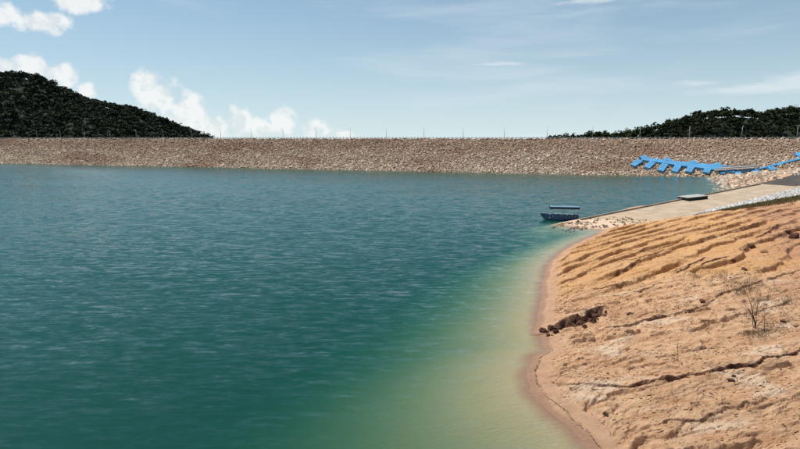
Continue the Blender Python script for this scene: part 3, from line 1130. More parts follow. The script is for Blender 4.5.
zl = make_hill('hill', LEFT, 210, 240, 'tall wooded hill rising behind the dam and falling away to its crest')
wood('hill_forest', zl, LEFT, -800, LEFT[-3, 0], -0.9, 0.12, 3600, 6.5, 11, MAT['leaf_left'], 'dark dense forest covering the tall hill behind the dam', 3, 0.20, 62)
zr = make_hill('hill', RIGHT, 80, 130, 'low wooded ridge behind the dam')
wood('ridge_forest', zr, RIGHT, RIGHT[1, 0] + 8, RIGHT[-2, 0], -0.8, 0.12, 2300, 5.0, 8.5, MAT['leaf_dark'], 'near-black dense forest covering the low ridge behind the dam', 4, 0.18, 70)


# single trees at the tapering end of the low ridge
def make_tree(h, rx, seed, mat, nleaf=240):
    rng = np.random.default_rng(seed)
    r = empty('broadleaf_tree', (0, 0, 0))
    tb = MB()
    tb.tube([(0, 0, -0.4), (0.05 * h * 0.2, 0, h * 0.3), (0.02, 0.05, h * 0.62)], [h * 0.035, h * 0.026, h * 0.012], 7)
    for k in range(6):
        a = k * 1.05 + rng.uniform(0, 0.6); z = h * rng.uniform(0.25, 0.5)
        tb.tube([(0, 0, z), (math.cos(a) * rx * 0.4, math.sin(a) * rx * 0.4, z + h * 0.16), (math.cos(a) * rx * 0.72, math.sin(a) * rx * 0.72, z + h * 0.26)], [h * 0.014, h * 0.010, h * 0.005], 5)
    tb.build('trunk', MAT['bark'], r, True)
    q, tn = crown_cloud(nleaf, 1, 1, 0.13, rng, 11)
    v = q.reshape(-1, 3) * np.array([rx, rx, h * 0.42]) + np.array([0, 0, h * 0.58])
    o = np_mesh('crown', v, np.arange(len(v)).reshape(-1, 4), mat, r)
    attr(o, 'tone', np.repeat(tn, 4))
    return r


tree_px = [(551, 135.4, 3.6), (558, 133.8, 5.0), (566, 133.2, 5.4), (575, 132.6, 5.2), (584, 132.4, 6.0), (592, 130.0, 7.0), (600, 129.6, 6.6),
           (607, 130.4, 6.0), (615, 130.2, 6.6), (623, 129.8, 6.8), (631, 127.0, 7.6), (640, 126.2, 8.2), (648, 124.0, 8.4)]
for i, (px, py, h) in enumerate(tree_px):
    d = pix_dir(px, py)
    pt_ = -0.16 - 0.05 * math.sin(i * 2.1)
    x_ = d.x * 508 / d.y
    y_, z_ = zr(np.array([x_]), np.array([pt_]))
    t = float(y_[0]) / d.y
    hh = max(4.5, CAM_H + d.z * t - float(z_[0])) / 0.97
    tr = make_tree(hh, h * 0.78, 500 + i, MAT['leaf_bush'] if i % 3 else MAT['leaf_dark'])
    tr.location = (d.x * t, float(y_[0]), float(z_[0]))
    tag(tr, 'round-topped green tree in the row peeping over the dam crest', 'tree', 'trees peeping over the dam crest')

# ------------------------------------------------------------------ boat ramp
def ramp_pt(s, p, lift=0.0):
    q = TIP + AX * s + Vector((AX.y, -AX.x)) * p
    return Vector((q.x, q.y, KR * min(s, 112) + lift))


ramp = empty('boat_ramp', ramp_pt(60, 10))
ro = Vector(ramp.location)
tag(ramp, 'pale concrete boat ramp running down from the road into the lake', 'boat ramp')


def slab(name, s0, s1, p0a, p1a, p0b, p1b, lift, thick, mat, parent, seed=0):
    ns = max(2, int((s1 - s0) / 2.5)); npp = 8
    top, V, F = [], [], []
    for i in range(ns + 1):
        s = s0 + (s1 - s0) * i / ns
        f = i / ns
        pa, pb = p0a + (p0b - p0a) * f, p1a + (p1b - p1a) * f
        for j in range(npp + 1):
            V.append(ramp_pt(s, pa + (pb - pa) * j / npp, lift) - ro)
    nb = len(V)
    V += [v - Vector((0, 0, thick)) for v in V]
    w = npp + 1
    for i in range(ns):
        for j in range(npp):
            a = i * w + j
            F.append((a, a + 1, a + w + 1, a + w)); F.append((nb + a, nb + a + w, nb + a + w + 1, nb + a + 1))
    for i in range(ns):
        for j in (0, npp):
            a = i * w + j
            F.append((a, a + w, nb + a + w, nb + a))
    for j in range(npp):
        for i in (0, ns):
            a = i * w + j
            F.append((a, a + 1, nb + a + 1, nb + a))
    o = mesh_obj(name, V, F, mat, parent)
    b = bmesh.new(); b.from_mesh(o.data); bmesh.ops.recalc_face_normals(b, faces=b.faces); b.to_mesh(o.data); b.free()
    return o


# cast in bays with narrow open joints
S0, S1 = 10.0, 95.0
s = S0; k = 0
while s < S1 - 1:
    e = min(S1, s + 8.5)
    p1a = float(ramp_edge(np.array(s))) + 0.1; p1b = float(ramp_edge(np.array(e))) + 0.1
    for (fa, fb) in ((0.0, 0.5), (0.5, 1.0)):
        pa0 = 0.25
        slab('slab', s + 0.03, e - 0.03, pa0 + (p1a - pa0) * fa + 0.02, pa0 + (p1a - pa0) * fb - 0.02, pa0 + (p1b - pa0) * fa + 0.02, pa0 + (p1b - pa0) * fb - 0.02,
             0.05 + random.uniform(-0.006, 0.006), 0.3, MAT['concrete'], ramp)
    s = e; k += 1
# raised kerb along the water side, in lengths
s = 6.0
while s < 66:
    e = min(66.5, s + 6.0)
    slab('kerb', s + 0.02, e - 0.02, 0.9, 1.25, 0.9, 1.25, 0.34 + random.uniform(-0.015, 0.015), 0.45, MAT['kerb'], ramp)
    s = e
# asphalt apron at the head of the ramp
ap = [ramp_pt(66.8, 0.3, 0.075), ramp_pt(90, -2.2, 0.075), ramp_pt(112, -3.2, 0.075), ramp_pt(230, -3.2, 0.075), ramp_pt(230, 14, 0.075), ramp_pt(112, 14, 0.075), ramp_pt(88, 12, 0.075), ramp_pt(66.8, 8.5, 0.075)]
rd = mesh_obj('road', ap + [v - Vector((0, 0, 0.02)) for v in ap], [(0, 7, 6, 1), (1, 6, 5, 2), (2, 5, 4, 3), (8, 9, 14, 15), (9, 10, 13, 14), (10, 11, 12, 13)] + [(i, (i + 1) % 8, 8 + (i + 1) % 8, 8 + i) for i in range(8)], MAT['asphalt'])
b = bmesh.new(); b.from_mesh(rd.data); bmesh.ops.recalc_face_normals(b, faces=b.faces); b.to_mesh(rd.data); b.free()
tag(rd, 'dark asphalt road meeting the head of the boat ramp', kind='structure')

# strip of pale rubble beside the ramp
n_ = 5200
s_ = 23 + (108 - 23) * RNG.random(n_) ** 0.9
p_ = ramp_edge(s_) + 0.15 + RNG.random(n_) * (rubble_edge(s_) - ramp_edge(s_))
X_ = TIP.x + AX.x * s_ + AX.y * p_; Y_ = TIP.y + AX.y * s_ - AX.x * p_
Zs = np.maximum(GZ(X_, Y_), KR * s_ + 0.05) + 0.03
st = stone_field('pale_rubble', np.stack([X_, Y_, Zs], 1), RNG.uniform(0.2, 0.42, n_), MAT['pale_stone'], None, None, 0.7)
tag(st, 'strip of pale grey rubble along the bank side of the boat ramp', kind='stuff')

# stones on the spit at the foot of the ramp
n_ = 1100
s_ = RNG.uniform(-2, 22, n_)
p_ = (bank_edge(s_) + 0.5) * RNG.random(n_)
keep = (fbm(s_ * 0.25, p_ * 0.4, 3, 401) > -0.08) & ((s_ < 11.0 + 0.4 * p_) & (RNG.random(len(s_)) < 1.1 - s_ / 24)) & (p_ > 1.0)
s_, p_ = s_[keep], p_[keep]
X_ = TIP.x + AX.x * s_ + AX.y * p_; Y_ = TIP.y + AX.y * s_ - AX.x * p_
st = stone_field('spit_stones', np.stack([X_, Y_, GZ(X_, Y_) + 0.04], 1), RNG.lognormal(math.log(0.19), 0.4, len(s_)), MAT['spit_stone'], None, None, 0.7)
tag(st, 'scatter of dark stones on the sandy spit at the foot of the ramp', kind='stuff')

n_ = 5200
X_ = RNG.uniform(85, 185, n_); Y_ = RNG.uniform(136, 250, n_)
s_, pp_ = ramp_sp(X_, Y_)
Zs = GZ(X_, Y_)
ov = (X_ - D0.x) * DN.x + (Y_ - D0.y) * DN.y
k = (pp_ < -0.6) & (Zs > -0.8) & (ov < Zs * SLOPE + 2) & (s_ > 62)
st = stone_field('shoulder_rubble', np.stack([X_, Y_, Zs + 0.06], 1)[k], RNG.lognormal(math.log(0.8), 0.3, n_)[k], MAT['riprap'], None, None, 0.72, np.clip(RNG.beta(1.6, 1.3, n_)[k] + 0.1, 0, 1))
tag(st, 'tan rubble on the shoulder between the road and the dam', kind='stuff')

# grassy verge between rubble and bank
def tufts(name, X, Y, h, blades, mat, label, spread=0.25, lean=0.5, width=0.03):
    n = len(X)
    Z = GZ(X, Y)
    b = np.repeat(np.arange(n), blades)
    m = len(b)
    ox, oy = RNG.normal(0, spread, m), RNG.normal(0, spread, m)
    a = RNG.uniform(0, 6.283, m); ln = RNG.uniform(0.1, lean, m)
    hh = np.repeat(h, blades) * RNG.uniform(0.5, 1.1, m)
    bx, by = X[b] + ox, Y[b] + oy
    bz = GZ(bx, by) - 0.02
    wx, wy = -np.sin(a) * width, np.cos(a) * width
    tx, ty = bx + np.cos(a) * ln * hh, by + np.sin(a) * ln * hh
    V = np.stack([np.stack([bx - wx, by - wy, bz], 1), np.stack([bx + wx, by + wy, bz], 1), np.stack([tx, ty, bz + hh], 1)], 1)
    o = np_mesh(name, V.reshape(-1, 3), np.arange(m * 3).reshape(-1, 3), mat)
    attr(o, 'tone', np.repeat(np.clip(RNG.normal(0.5, 0.25, m), 0, 1), 3))
    tag(o, label, kind='stuff')
    return o


n_ = 2600
s_ = RNG.uniform(30, 100, n_)
p_ = rubble_edge(s_) + 0.4 + RNG.random(n_) ** 1.2 * (bank_edge(s_) - rubble_edge(s_) + 0.3)
X_ = TIP.x + AX.x * s_ + AX.y * p_; Y_ = TIP.y + AX.y * s_ - AX.x * p_
tufts('verge_grass', X_, Y_, RNG.uniform(0.25, 0.6, n_), 9, MAT['grass'], 'rough olive grass verge between the pale rubble and the bank', 0.22, 0.7, 0.05)

# ------------------------------------------------------------------ clods, litter and scrub on the bank
n_ = 10000
X_ = RNG.uniform(7, 75, n_); Y_ = 22 + 90 * RNG.random(n_) ** 1.5
d_ = shore_dist(X_, Y_)
s_, pp_ = ramp_sp(X_, Y_)
cl = fbm(X_ * 0.25, Y_ * 0.5, 3, 411)
k = (d_ > 1.6) & (pp_ > bank_edge(s_) + 1.5) & (cl + RNG.random(n_) * 0.7 > 0.25) & (RNG.random(n_) > sstep(Y_, 50, 66) * 0.8)
X_, Y_ = X_[k], Y_[k]
st = stone_field('clods', np.stack([X_, Y_, GZ(X_, Y_) + 0.01], 1), np.minimum(RNG.lognormal(math.log(0.06), 0.45, len(X_)), 0.24), MAT['clod'], None, None, 0.6)
tag(st, 'small dry clods of earth littering the clay bank', kind='stuff')

# dark broken clay in the gullies and the slumped scarp
PX, PY, PS = [], [], []
for (fine, w) in CRACK_W:
    for i in range(len(fine) - 1):
        for r_ in range(int(1 + w * 6)):
            q = fine[i].lerp(fine[i + 1], random.random())
            PX.append(q.x + random.gauss(0, 0.1)); PY.append(q.y + random.uniform(-w * 0.9, w * 0.5)); PS.append(random.uniform(0.03, 0.09) + w * random.uniform(0, 0.30) * random.random() ** 2)
PX, PY, PS = map(np.array, (PX, PY, PS))
st = stone_field('gully_clay', np.stack([PX, PY, GZ(PX, PY) + 0.02], 1), PS, MAT['dark_clod'], None, None, 0.8)
tag(st, 'dark broken clay lying in the gullies of the bank', kind='stuff')


def lump(name, seed, sx, sy, sz, mat):
    b = bmesh.new()
    bmesh.ops.create_icosphere(b, subdivisions=3, radius=1.0)
    r_ = random.Random(seed)
    dirs = [Vector((r_.gauss(0, 1), r_.gauss(0, 1), r_.gauss(0, 1))).normalized() for _ in range(13)]
    offs = [r_.uniform(0.5, 0.85) for _ in dirs]
    for v in b.verts:
        p = v.co.copy()
        for dd, of in zip(dirs, offs):
            e = p.dot(dd) - of
            if e > 0: p -= dd * e * 0.97
        nse = 0.05 * math.sin(7 * p.x + seed) * math.sin(9 * p.y) + 0.04 * math.sin(15 * p.z + 5 * p.x)
        p *= 1 + nse
        v.co = Vector((p.x * sx, p.y * sy, p.z * sz))
    me = bpy.data.meshes.new(name); b.to_mesh(me); b.free()
    me.polygons.foreach_set('use_smooth', [False] * len(me.polygons))
    me.materials.append(mat)
    o = bpy.data.objects.new(name, me); COL.objects.link(o)
    n_ = len(me.vertices)
    attr(o, 'tone', np.clip(r_.uniform(0.2, 0.7) + 0.15 * RNG.normal(0, 1, n_), 0, 1)); attr(o, 'level', np.zeros(n_))
    return o


CLODS = [(744.6, 248.5, 6, 6, 'dark round boulder on the orange fluted clay, touching a flatter boulder'),
         (752.5, 248, 10, 5, 'dark flat-topped boulder on the orange clay, beside a rounder boulder'),
         (733, 261, 5.5, 5.5, 'small round dark boulder alone on the orange fluted clay'),
         (744, 270, 8, 4, 'low brown boulder on the orange clay above the dry scrub'),
         (764, 252, 9, 4, 'long low reddish boulder uphill of the boulder pair on the clay'),
         (776, 229, 9, 5, 'reddish-brown boulder in the gully high on the clay bank'),
         (794, 238, 13, 8, 'large dark reddish boulder of the slumped heap high on the bank'),
         (787, 233, 8, 5, 'smaller dark reddish boulder against the slumped heap high on the bank'),
         (799, 229, 9, 6, 'dark boulder uphill of the slumped heap high on the bank'),
         (630, 315, 9, 5, 'brown boulder on pale clay between the slumped scarp and a long crack'),
         (731, 381, 8, 4.5, 'dark boulder lying just below the deepest red gully'),
         (733.5, 376, 5, 3, 'small dark boulder on the lip of the deepest red gully'),
         (711, 394, 5, 3.5, 'small brown boulder alone on the pale clay below the deepest gully'),
         (701, 360, 5, 3, 'small dark boulder above the deepest red gully, beside a leafless sapling'),
         (702, 303, 7, 4, 'dark boulder at the upper end of a long thin crack'),
         (783, 322, 9, 4, 'dark broken boulder on the bank beside the leafless shrubs'),
         (796, 326, 8, 4, 'dark low boulder uphill of the broken boulder beside the shrubs'),
         (605, 414, 7, 4, 'dark boulder on pale clay just above the sandy beach')]
for i, (px, py, w, h, lab) in enumerate(CLODS):
    q = hit(px, py)
    dist = q.y
    o = lump('boulder', 40 + i, w * dist / FPX * 0.5, w * dist / FPX * 0.42, h * dist / FPX * 0.55, MAT['dark_clod'] if i % 4 else MAT['clod'])
    zc = ground_z(q.x, q.y)
    o.location = (q.x, q.y, zc + h * dist / FPX * 0.22)
    o.rotation_euler = (random.gauss(0, 0.15), random.gauss(0, 0.15), random.uniform(0, 6))
    tag(o, lab, 'boulder', 'boulders on the clay bank')

# slumped blocks in the scarp by the water
SC = [(543, 333, 9, 7), (551, 330, 8, 6), (558, 327, 10, 6), (566, 325, 9, 7), (574, 322, 9, 6), (581, 321, 10, 8), (589, 317, 9, 7), (597, 313, 9, 7), (593, 322, 10, 6), (585, 327, 7, 4), (548, 336, 7, 4)]
for i, (px, py, w, h) in enumerate(SC):
    q = hit(px, py)
    o = lump('clay_block', 140 + i, w * q.y / FPX * 0.5, w * q.y / FPX * 0.45, h * q.y / FPX * 0.5, MAT['dark_clod'])
    o.location = (q.x, q.y, ground_z(q.x, q.y) + h * q.y / FPX * 0.14)
    o.rotation_euler = (random.gauss(0, 0.3), random.gauss(0, 0.3), random.uniform(0, 6))
    tag(o, 'dark red clay block in the slumped scarp at the edge of the water', 'clay block', 'clay blocks of the slumped scarp')

# dry stalks and chips lying on the clay
n_ = 16000
X_ = RNG.uniform(8, 62, n_); Y_ = 22 + 62 * RNG.random(n_) ** 1.3
d_ = shore_dist(X_, Y_); s_, pp_ = ramp_sp(X_, Y_)
cl = fbm(X_ * 0.18, Y_ * 0.4, 4, 431, 0.6)
k = (d_ > 1.4) & (pp_ > bank_edge(s_) + 1.5) & (cl + RNG.random(n_) * 0.5 > 0.27) & (X_ < 0.78 * Y_ + 3) & (RNG.random(n_) > sstep(Y_, 48, 62) * 0.75)
X_, Y_ = X_[k], Y_[k]; m_n = len(X_)
le = np.minimum(RNG.lognormal(math.log(0.07), 0.5, m_n), 0.3); an_ = RNG.normal(0.12, 0.42, m_n); wd = le * RNG.uniform(0.06, 0.14, m_n)
cx_, sx2 = np.cos(an_) * le, np.sin(an_) * le; nxx, nyy = -np.sin(an_) * wd, np.cos(an_) * wd
def _p(fx_, fy_, dz_):
    xx_, yy_ = X_ + cx_ * fx_ + nxx * fy_, Y_ + sx2 * fx_ + nyy * fy_
    return np.stack([xx_, yy_, GZ(xx_, yy_) + dz_], 1)
V_ = np.stack([_p(-1, -1, -0.01), _p(1, -0.4, -0.01), _p(0.8, 0, 0.035), _p(-0.8, 0, 0.045), _p(-1, 1, -0.01), _p(1, 0.7, -0.01)], 1)
F_ = np.array([(0, 1, 2, 3), (3, 2, 5, 4)])[None] + (np.arange(m_n) * 6)[:, None, None]
o = np_mesh('dry_litter', V_.reshape(-1, 3), F_.reshape(-1, 4), MAT['drygrass_dark'])
attr(o, 'tone', np.repeat(RNG.random(m_n), 6))
tag(o, 'thin dark chips and dry stalks strewn over the clay bank', kind='stuff')

# wrack line on the small beach
sh = [Vector((p.x, p.y, 0)) for p in SHORE[1:]]
V_, F_ = [], []
for i in range(1, 9):
    a, b = sh[i], sh[i + 1]
    t = (b - a).normalized(); nn = Vector((t.y, -t.x, 0))
    m = int((b - a).length * 22)
    for k in range(m):
        q = a.lerp(b, random.random()) + nn * (0.62 + random.gauss(0, 0.02) + 0.10 * math.sin(i * 1.7 + k / m * 2))
        l = random.uniform(0.02, 0.08); an = math.atan2(t.y, t.x) + random.gauss(0, 0.5)
        z = ground_z(q.x, q.y)
        c_, s_n = math.cos(an) * l, math.sin(an) * l
        w = random.uniform(0.006, 0.014)
        bI = len(V_)
        V_ += [(q.x - c_ + s_n * w / l, q.y - s_n - c_ * w / l, z), (q.x + c_ + s_n * w / l, q.y + s_n - c_ * w / l, z), (q.x + c_, q.y + s_n, z + 0.018), (q.x - c_, q.y - s_n, z + 0.018),
               (q.x - c_ - s_n * w / l, q.y - s_n + c_ * w / l, z), (q.x + c_ - s_n * w / l, q.y + s_n + c_ * w / l, z)]
        F_ += [(bI, bI + 1, bI + 2, bI + 3), (bI + 3, bI + 2, bI + 5, bI + 4)]
o = mesh_obj('drift_line', V_, F_, MAT['twig'])
tag(o, 'thin dark line of drifted twigs along the small beach', kind='stuff')

# dry tufts around the shrubs and along the gullies
TP = []
for (cx, cy_, rx_, ry_, m) in [(758, 285, 45, 10, 70), (700, 275, 35, 8, 45), (775, 300, 25, 10, 40), (790, 235, 14, 10, 40), (770, 325, 30, 10, 35), (740, 290, 20, 5, 30), (660, 300, 60, 20, 25), (700, 400, 100, 45, 26), (757, 335, 14, 4, 16)]:
    for k in range(m):
        q = hit(min(806, random.gauss(cx, rx_ * 0.5)), random.gauss(cy_, ry_ * 0.5))
        TP.append((q.x, q.y))
TP = np.array(TP)
tufts('dry_scrub', TP[:, 0], TP[:, 1], RNG.uniform(0.15, 0.42, len(TP)), 16, MAT['drygrass'], 'sparse dry brown scrub scattered over the clay bank', 0.16, 1.2, 0.012)


# leafless shrubs
def branch(mb_, p, d, length, r, depth, rnd, bend=0.12):
    pts, rads = [p], [r]
    n = 5
    for i in range(n):
        d = (d + Vector((rnd.gauss(0, bend), rnd.gauss(0, bend), rnd.gauss(0, bend * 0.5) + 0.03))).normalized()
        p = p + d * (length / n)
        pts.append(p); rads.append(r * (1 - 0.8 * (i + 1) / n))
        if depth > 0 and i >= 1:
            for _ in range(2 if depth > 1 else 1):
                if rnd.random() < 0.8:
                    side = d.orthogonal().normalized()
                    side.rotate(Matrix.Rotation(rnd.uniform(0, 6.283), 3, d))
                    nd = (d * 0.75 + side * rnd.uniform(0.35, 0.7) + Vector((0, 0, 0.25))).normalized()
                    branch(mb_, p, nd, length * rnd.uniform(0.3, 0.5), rads[-1] * 0.6, depth - 1, rnd, bend)
    mb_.tube(pts, [max(q, 0.004) for q in rads], 5)


def shrub(name, px, py, stems, label, seed):
    q = hit(px, py)
    r_ = empty(name, (q.x, q.y, ground_z(q.x, q.y)))
    rnd = random.Random(seed)
    for (ox, oy, dx, dy, L_, rad, dep) in stems:
        m_ = MB()
        branch(m_, Vector((ox, oy, -0.1)), Vector((dx, dy, 1)).normalized(), L_, rad, dep, rnd)
        m_.build('stem', MAT['twig'], r_, True)
    tag(r_, label, 'shrub')
    return r_


shrub('leafless_shrub', 755, 328, [(0, 0, -0.03, 0, 3.0, 0.05, 2), (0.05, 0.05, 0.16, 0.1, 2.5, 0.035, 2), (-0.06, 0.04, -0.30, 0.1, 2.2, 0.03, 2), (0.02, -0.05, 0.28, -0.2, 1.7, 0.026, 2), (-0.02, -0.05, -0.14, -0.2, 2.4, 0.028, 2)],
      'tall bushy leafless shrub with several grey stems on the clay bank', 5)
shrub('leafless_shrub', 764.5, 333, [(0, 0, 0.02, 0, 1.75, 0.032, 1), (0.1, 0, 0.3, 0.1, 0.9, 0.016, 1)], 'short straight leafless shrub right beside the tall bushy one', 8)
shrub('leafless_sapling', 678, 361, [(0, 0, 0.18, 0.1, 1.75, 0.022, 1), (-0.02, 0, -0.22, 0.1, 1.0, 0.014, 0)], 'thin forked leafless sapling above the deepest red gully', 12)

# ------------------------------------------------------------------ floating dock stranded on the rubble
dock = empty('floating_dock', dam_face(dam_at(690, 168)[0], dam_at(690, 168)[1], 0.5))
do = Vector(dock.location)
tag(dock, 'bright blue floating dock with finger berths stranded on the dam rubble', 'dock')


def dock_bar(name, pa, pb, w0, w1, th, mat, parent, org, lift=0.45, ends=None):
    """bar lying on the dam face between two pixel positions (along, height)"""
    A0, Zh0 = dam_at(*pa); A1, Zh1 = dam_at(*pb)
    n_ = max(1, int(math.hypot(A1 - A0, (Zh1 - Zh0) * 2) / 1.0))
    dA, dS = A1 - A0, (Zh1 - Zh0) * math.hypot(1, SLOPE)
    L_ = math.hypot(dA, dS)
    ua, us = dA / L_, dS / L_
    m_ = MB()
    for i in range(n_):
        f0, f1 = (i + 0.012) / n_, (i + 0.988) / n_
        for (side0, side1) in ((-1, 0), (0, 1)):
            pts = []
            for (f, sd_) in ((f0, side0), (f1, side0), (f1, side1), (f0, side1)):
                w = w0 + (w1 - w0) * f
                g_ = 0.015 * (1 if sd_ == 0 and side0 == 0 else (-1 if sd_ == 0 else 0))
                a_ = A0 + ua * L_ * f - us * (sd_ * w + g_); s_2 = Zh0 * math.hypot(1, SLOPE) + us * L_ * f + ua * (sd_ * w + g_)
                pts.append((a_, s_2 / math.hypot(1, SLOPE)))
            lo = [dam_face(a_, z_, lift - th) - org for a_, z_ in pts]
            hi = [dam_face(a_, z_, lift) - org for a_, z_ in pts]
            # chamfered top edge of each float
            cen = sum(hi, Vector()) / 4
            top = [h_.lerp(cen, 0.05) + (h_ - l_).normalized() * 0.05 for h_, l_ in zip(hi, lo)]
            m_.add(lo + hi + top, [(3, 2, 1, 0), (0, 1, 5, 4), (1, 2, 6, 5), (2, 3, 7, 6), (3, 0, 4, 7), (4, 5, 9, 8), (5, 6, 10, 9), (6, 7, 11, 10), (7, 4, 8, 11), (8, 9, 10, 11)])
    o_ = m_.build(name, mat, parent)
    b = bmesh.new(); b.from_mesh(o_.data); bmesh.ops.recalc_face_normals(b, faces=b.faces); b.to_mesh(o_.data); b.free()
    return o_


SP = [(641, 160.5), (655, 162.2), (668, 164.0), (681, 165.6), (694, 167.0), (707, 168.4), (720, 169.8), (734, 171.2)]
for i in range(len(SP) - 1):
    w_ = 1.15 + 0.17 * i
    dock_bar('walkway', SP[i], SP[i + 1], w_, w_ + 0.1, 0.8, MAT['blue'], dock, do, 1.1)
FG = [((640, 162.0), (632.5, 167.3)), ((652.5, 163.8), (646.5, 169.6)), ((665, 165.6), (660, 172.6)), ((678, 167.2), (674, 173.6)), ((691, 168.4), (688, 173.8)), ((708, 169.5), (705.5, 174.6))]
for a_, b_ in FG:
    dock_bar('finger', a_, b_, 1.35, 1.25, 0.8, MAT['blue'], dock, do, 1.16)
UP = [((644, 160.0), (644.5, 157.3)), ((667, 162.6), (668, 159.9)), ((693, 165.4), (694, 162.4)), ((716, 168.0), (719, 165.0))]
for a_, b_ in UP:
    dock_bar('upper_finger', a_, b_, 2.2, 0.3, 0.8, MAT['blue'], dock, do, 1.2)
# second length going up to the ramp, a row of single floats beside it
dk2 = empty('floating_walkway', dam_face(*dam_at(770, 166), 0.5))
d2 = Vector(dk2.location)
tag(dk2, 'narrow blue floating walkway climbing the rubble from the dock towards the road', 'walkway')
for a_, b_ in [((722, 172.6), (741, 172.4)), ((741, 172.2), (758, 170.2)), ((758, 170.0), (776, 165.6)), ((776, 165.4), (790, 162.2)), ((790, 162.0), (806, 158.6))]:
    dock_bar('deck_section', a_, b_, 0.42, 0.42, 0.5, MAT['blue'], dk2, d2, 0.7)
for (a_, b_, w_) in [((720, 173.8), (725, 174.2), 0.8), ((735, 174.6), (741, 174.2), 0.9), ((752, 173.6), (758, 172.8), 1.2), ((769, 170.4), (775, 169.4), 1.2), ((797, 157.2), (806, 154.5), 1.9), ((777, 166.3), (782, 165.0), 0.6)]:
    dock_bar('float', a_, b_, w_, w_, 0.55, MAT['blue'], dk2, d2, 0.85)
for (a_, b_, lab) in [((720, 171.0), (757, 168.6), 'pale metal gangway lying across the dam rubble, uphill of its twin'), ((714, 173.0), (753, 170.6), 'pale metal gangway lying half across the blue dock, nearer the water')]:
    gw = empty('gangway', dam_face(*dam_at(*a_), 0.9))
    tag(gw, lab, 'gangway')
    go = Vector(gw.location)
    dock_bar('deck', a_, b_, 0.5, 0.5, 0.12, MAT['gang'], gw, go, 1.5)
    for dy in (-0.7, 0.7):
        dock_bar('side_rail', (a_[0], a_[1] + dy), (b_[0], b_[1] + dy), 0.05, 0.05, 0.3, MAT['galv'], gw, go, 1.75)


# ------------------------------------------------------------------ beached raft on the ramp
rp = ramp_pt(0, 0)
best = None
for s_i in np.arange(20, 110, 0.25):
    q = ramp_pt(s_i, 2.2)
    c, sn = math.cos(PITCH), math.sin(PITCH)
    x = 400 + FPX * q.x / (q.y * c - (q.z - CAM_H) * sn)
    if best is None or abs(x - 693) < best[0]: best = (abs(x - 693), s_i)
q = ramp_pt(best[1], 2.2, 0.06)
raft = empty('raft', q)
raft.rotation_euler = Euler((0, -math.atan(KR), math.atan2(AX.y, AX.x) - R(17)), 'XYZ')
tag(raft, 'flat raft with grey deck on black floats, beached beside the ramp kerb', 'raft')
RL, RW = 4.9, 3.3
for i in range(5):
    x0 = -RL / 2 + i * RL / 5
    MB().box(x0 + 0.03, x0 + RL / 5 - 0.03, -RW / 2, RW / 2, 0.0, 0.62, ch=0.06).build('float', MAT['black'], raft)
for i in range(8):
    y0 = -RW / 2 - 0.05 + i * (RW + 0.1) / 8
    MB().box(-RL / 2 - 0.06, RL / 2 + 0.06, y0 + 0.012, y0 + (RW + 0.1) / 8 - 0.012, 0.622, 0.71, ch=0.01).build('deck_board', MAT['deck'], raft)


# ------------------------------------------------------------------ tour boat
bq = at_z(562, 220.5)
boat = empty('boat', (bq.x, bq.y + 1.2, 0))
boat.rotation_euler = (0, 0, R(-9))
tag(boat, 'dark blue open boat with pale flat canopy moored off the spit', 'boat')
# hull: stations from bow (-x) to stern (+x): x, half beam, sheer z, keel z
ST = [(-3.75, 0.10, 1.32, 0.75), (-3.3, 0.48, 1.22, 0.22), (-2.6, 0.82, 1.12, -0.18), (-1.6, 1.02, 1.04, -0.28), (-0.2, 1.08, 0.98, -0.30), (1.4, 1.06, 0.96, -0.28), (2.6, 1.0, 0.96, -0.22), (3.3, 0.92, 0.98, -0.12)]
V_, F_ = [], []
cs = [(-1.0, 1.0), (-0.97, 0.62), (-0.86, 0.25), (-0.55, 0.05), (0, 0), (0.55, 0.05), (0.86, 0.25), (0.97, 0.62), (1.0, 1.0)]
for (x, hb, zt, zk) in ST:
    for (u, w) in cs:
        V_.append((x + (0.25 * w if x < -3 else 0) * -1, hb * u, zk + (zt - zk) * w))
nI = len(V_)
for (x, hb, zt, zk) in ST:                        # inner skin
    for (u, w) in cs:
        V_.append((x * 0.985 + (0.25 * w if x < -3 else 0) * -0.9, hb * u * 0.93, zk + 0.07 + (zt - zk - 0.07) * w))
nc = len(cs)
for i in range(len(ST) - 1):
    for k in range(nc - 1):
        a = i * nc + k
        F_.append((a, a + nc, a + nc + 1, a + 1))
        F_.append((nI + a, nI + a + 1, nI + a + nc + 1, nI + a + nc))
    for k in (0, nc - 1):
        a = i * nc + k
        F_.append((a, nI + a, nI + a + nc, a + nc))
for i in (0, len(ST) - 1):
    for k in range(nc - 1):
        a = i * nc + k
        F_.append((a, a + 1, nI + a + 1, nI + a))
F_.append(tuple((len(ST) - 1) * nc + k for k in range(nc)))
F_.append(tuple(nI + (len(ST) - 1) * nc + k for k in range(nc)))
h_ = mesh_obj('hull', V_, F_, MAT['hull'], boat)
b = bmesh.new(); b.from_mesh(h_.data); bmesh.ops.recalc_face_normals(b, faces=b.faces); b.to_mesh(h_.data); b.free()
for sgn in (-1, 1):
    MB().tube([(x - (0.25 if x < -3 else 0), sgn * (hb + 0.01), zt + 0.02) for (x, hb, zt, zk) in ST], 0.045, 6).build('gunwale', MAT['white'] if sgn > 0 else MAT['hull_in'], h_, True)
MB().box(-3.1, 3.1, -0.62, 0.62, 0.12, 0.17).build('floor', MAT['hull_in'], boat)
for x in (-2.2, -1.1, 0.0, 1.1, 2.1):
    se = MB().box(x - 0.22, x + 0.22, -0.92, 0.92, 0.50, 0.58, ch=0.02).build('seat', MAT['white'], boat)
    MB().box(x + 0.20, x + 0.27, -0.88, 0.88, 0.60, 1.02, ch=0.015).build('backrest', MAT['white'], se)
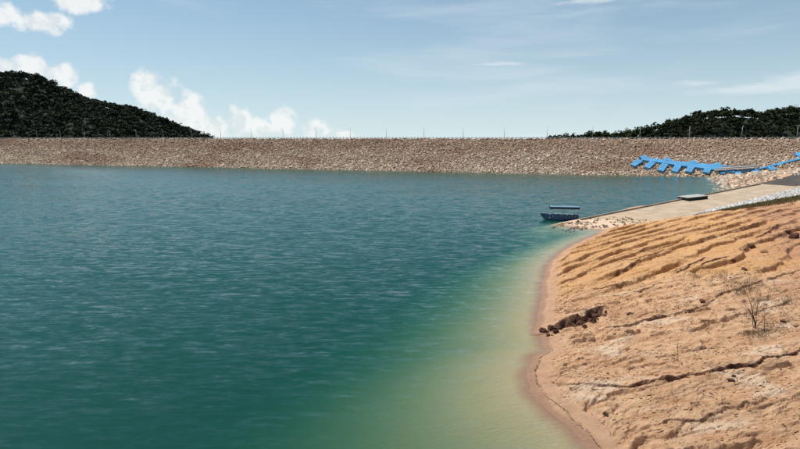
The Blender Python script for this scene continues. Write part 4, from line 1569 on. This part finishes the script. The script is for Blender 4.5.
# foredeck
MB().add([(-3.9, 0, 1.03), (-3.3, -0.45, 0.93), (-2.6, -0.78, 0.83), (-2.6, 0.78, 0.83), (-3.3, 0.45, 0.93), (-3.9, 0, 0.99), (-3.3, -0.45, 0.89), (-2.6, -0.78, 0.79), (-2.6, 0.78, 0.79), (-3.3, 0.45, 0.89)],
         [(0, 1, 2, 3, 4), (9, 8, 7, 6, 5), (0, 5, 6, 1), (1, 6, 7, 2), (2, 7, 8, 3), (3, 8, 9, 4), (4, 9, 5, 0)]).build('foredeck', MAT['deck'], boat)
for x in (-1.55, 0.6, 2.75):
    for sgn in (-1, 1):
        MB().tube([(x, sgn * 1.0, 0.62), (x, sgn * 0.98, 2.62)], 0.045, 6).build('canopy_post', MAT['galv'], boat, True)
# canopy: shallow arch with dark valance
V_, F_ = [], []
nX, nY = 9, 7
for lay in (0, 1):
    for i in range(nX):
        for j in range(nY):
            x = -2.15 + 5.6 * i / (nX - 1); u = -1 + 2 * j / (nY - 1)
            V_.append((x, 1.02 * u, 2.78 - 0.13 * u * u - 0.03 * lay - 0.05 * (x > 3.2)))
W = nX * nY
for i in range(nX - 1):
    for j in range(nY - 1):
        a = i * nY + j
        F_.append((a, a + nY, a + nY + 1, a + 1)); F_.append((W + a, W + a + 1, W + a + nY + 1, W + a + nY))
cp = mesh_obj('canopy', V_, F_, MAT['canopy'], boat, True)
for sgn in (-1, 1):
    MB().box(-2.17, 3.47, sgn * 1.032 - 0.012, sgn * 1.032 + 0.012, 2.24, 2.655).build('valance', MAT['valance'], cp)
for xx in (-2.185, 3.485):
    MB().box(xx - 0.012, xx + 0.012, -1.015, 1.015, 2.28, 2.652).build('valance', MAT['valance'], cp)
eng = MB().box(3.40, 3.75, -0.22, 0.22, 0.55, 1.15, ch=0.05)
eng = eng.build('outboard_motor', MAT['white'], boat)
MB().box(3.50, 3.62, -0.06, 0.06, -0.3, 0.548).build('motor_leg', MAT['galv'], eng)
MB().box(3.05, 3.32, -0.7, 0.7, 0.72, 0.80, ch=0.02).build('stern_deck', MAT['white'], boat)
# rope from the bow to the bottom
MB().tube([(-3.9, 0, 0.95), (-4.5, -0.2, 0.45), (-5.2, -0.4, -0.2)], 0.025, 5).build('mooring_rope', MAT['deck'], boat, True)

print('objects', len(bpy.data.objects))
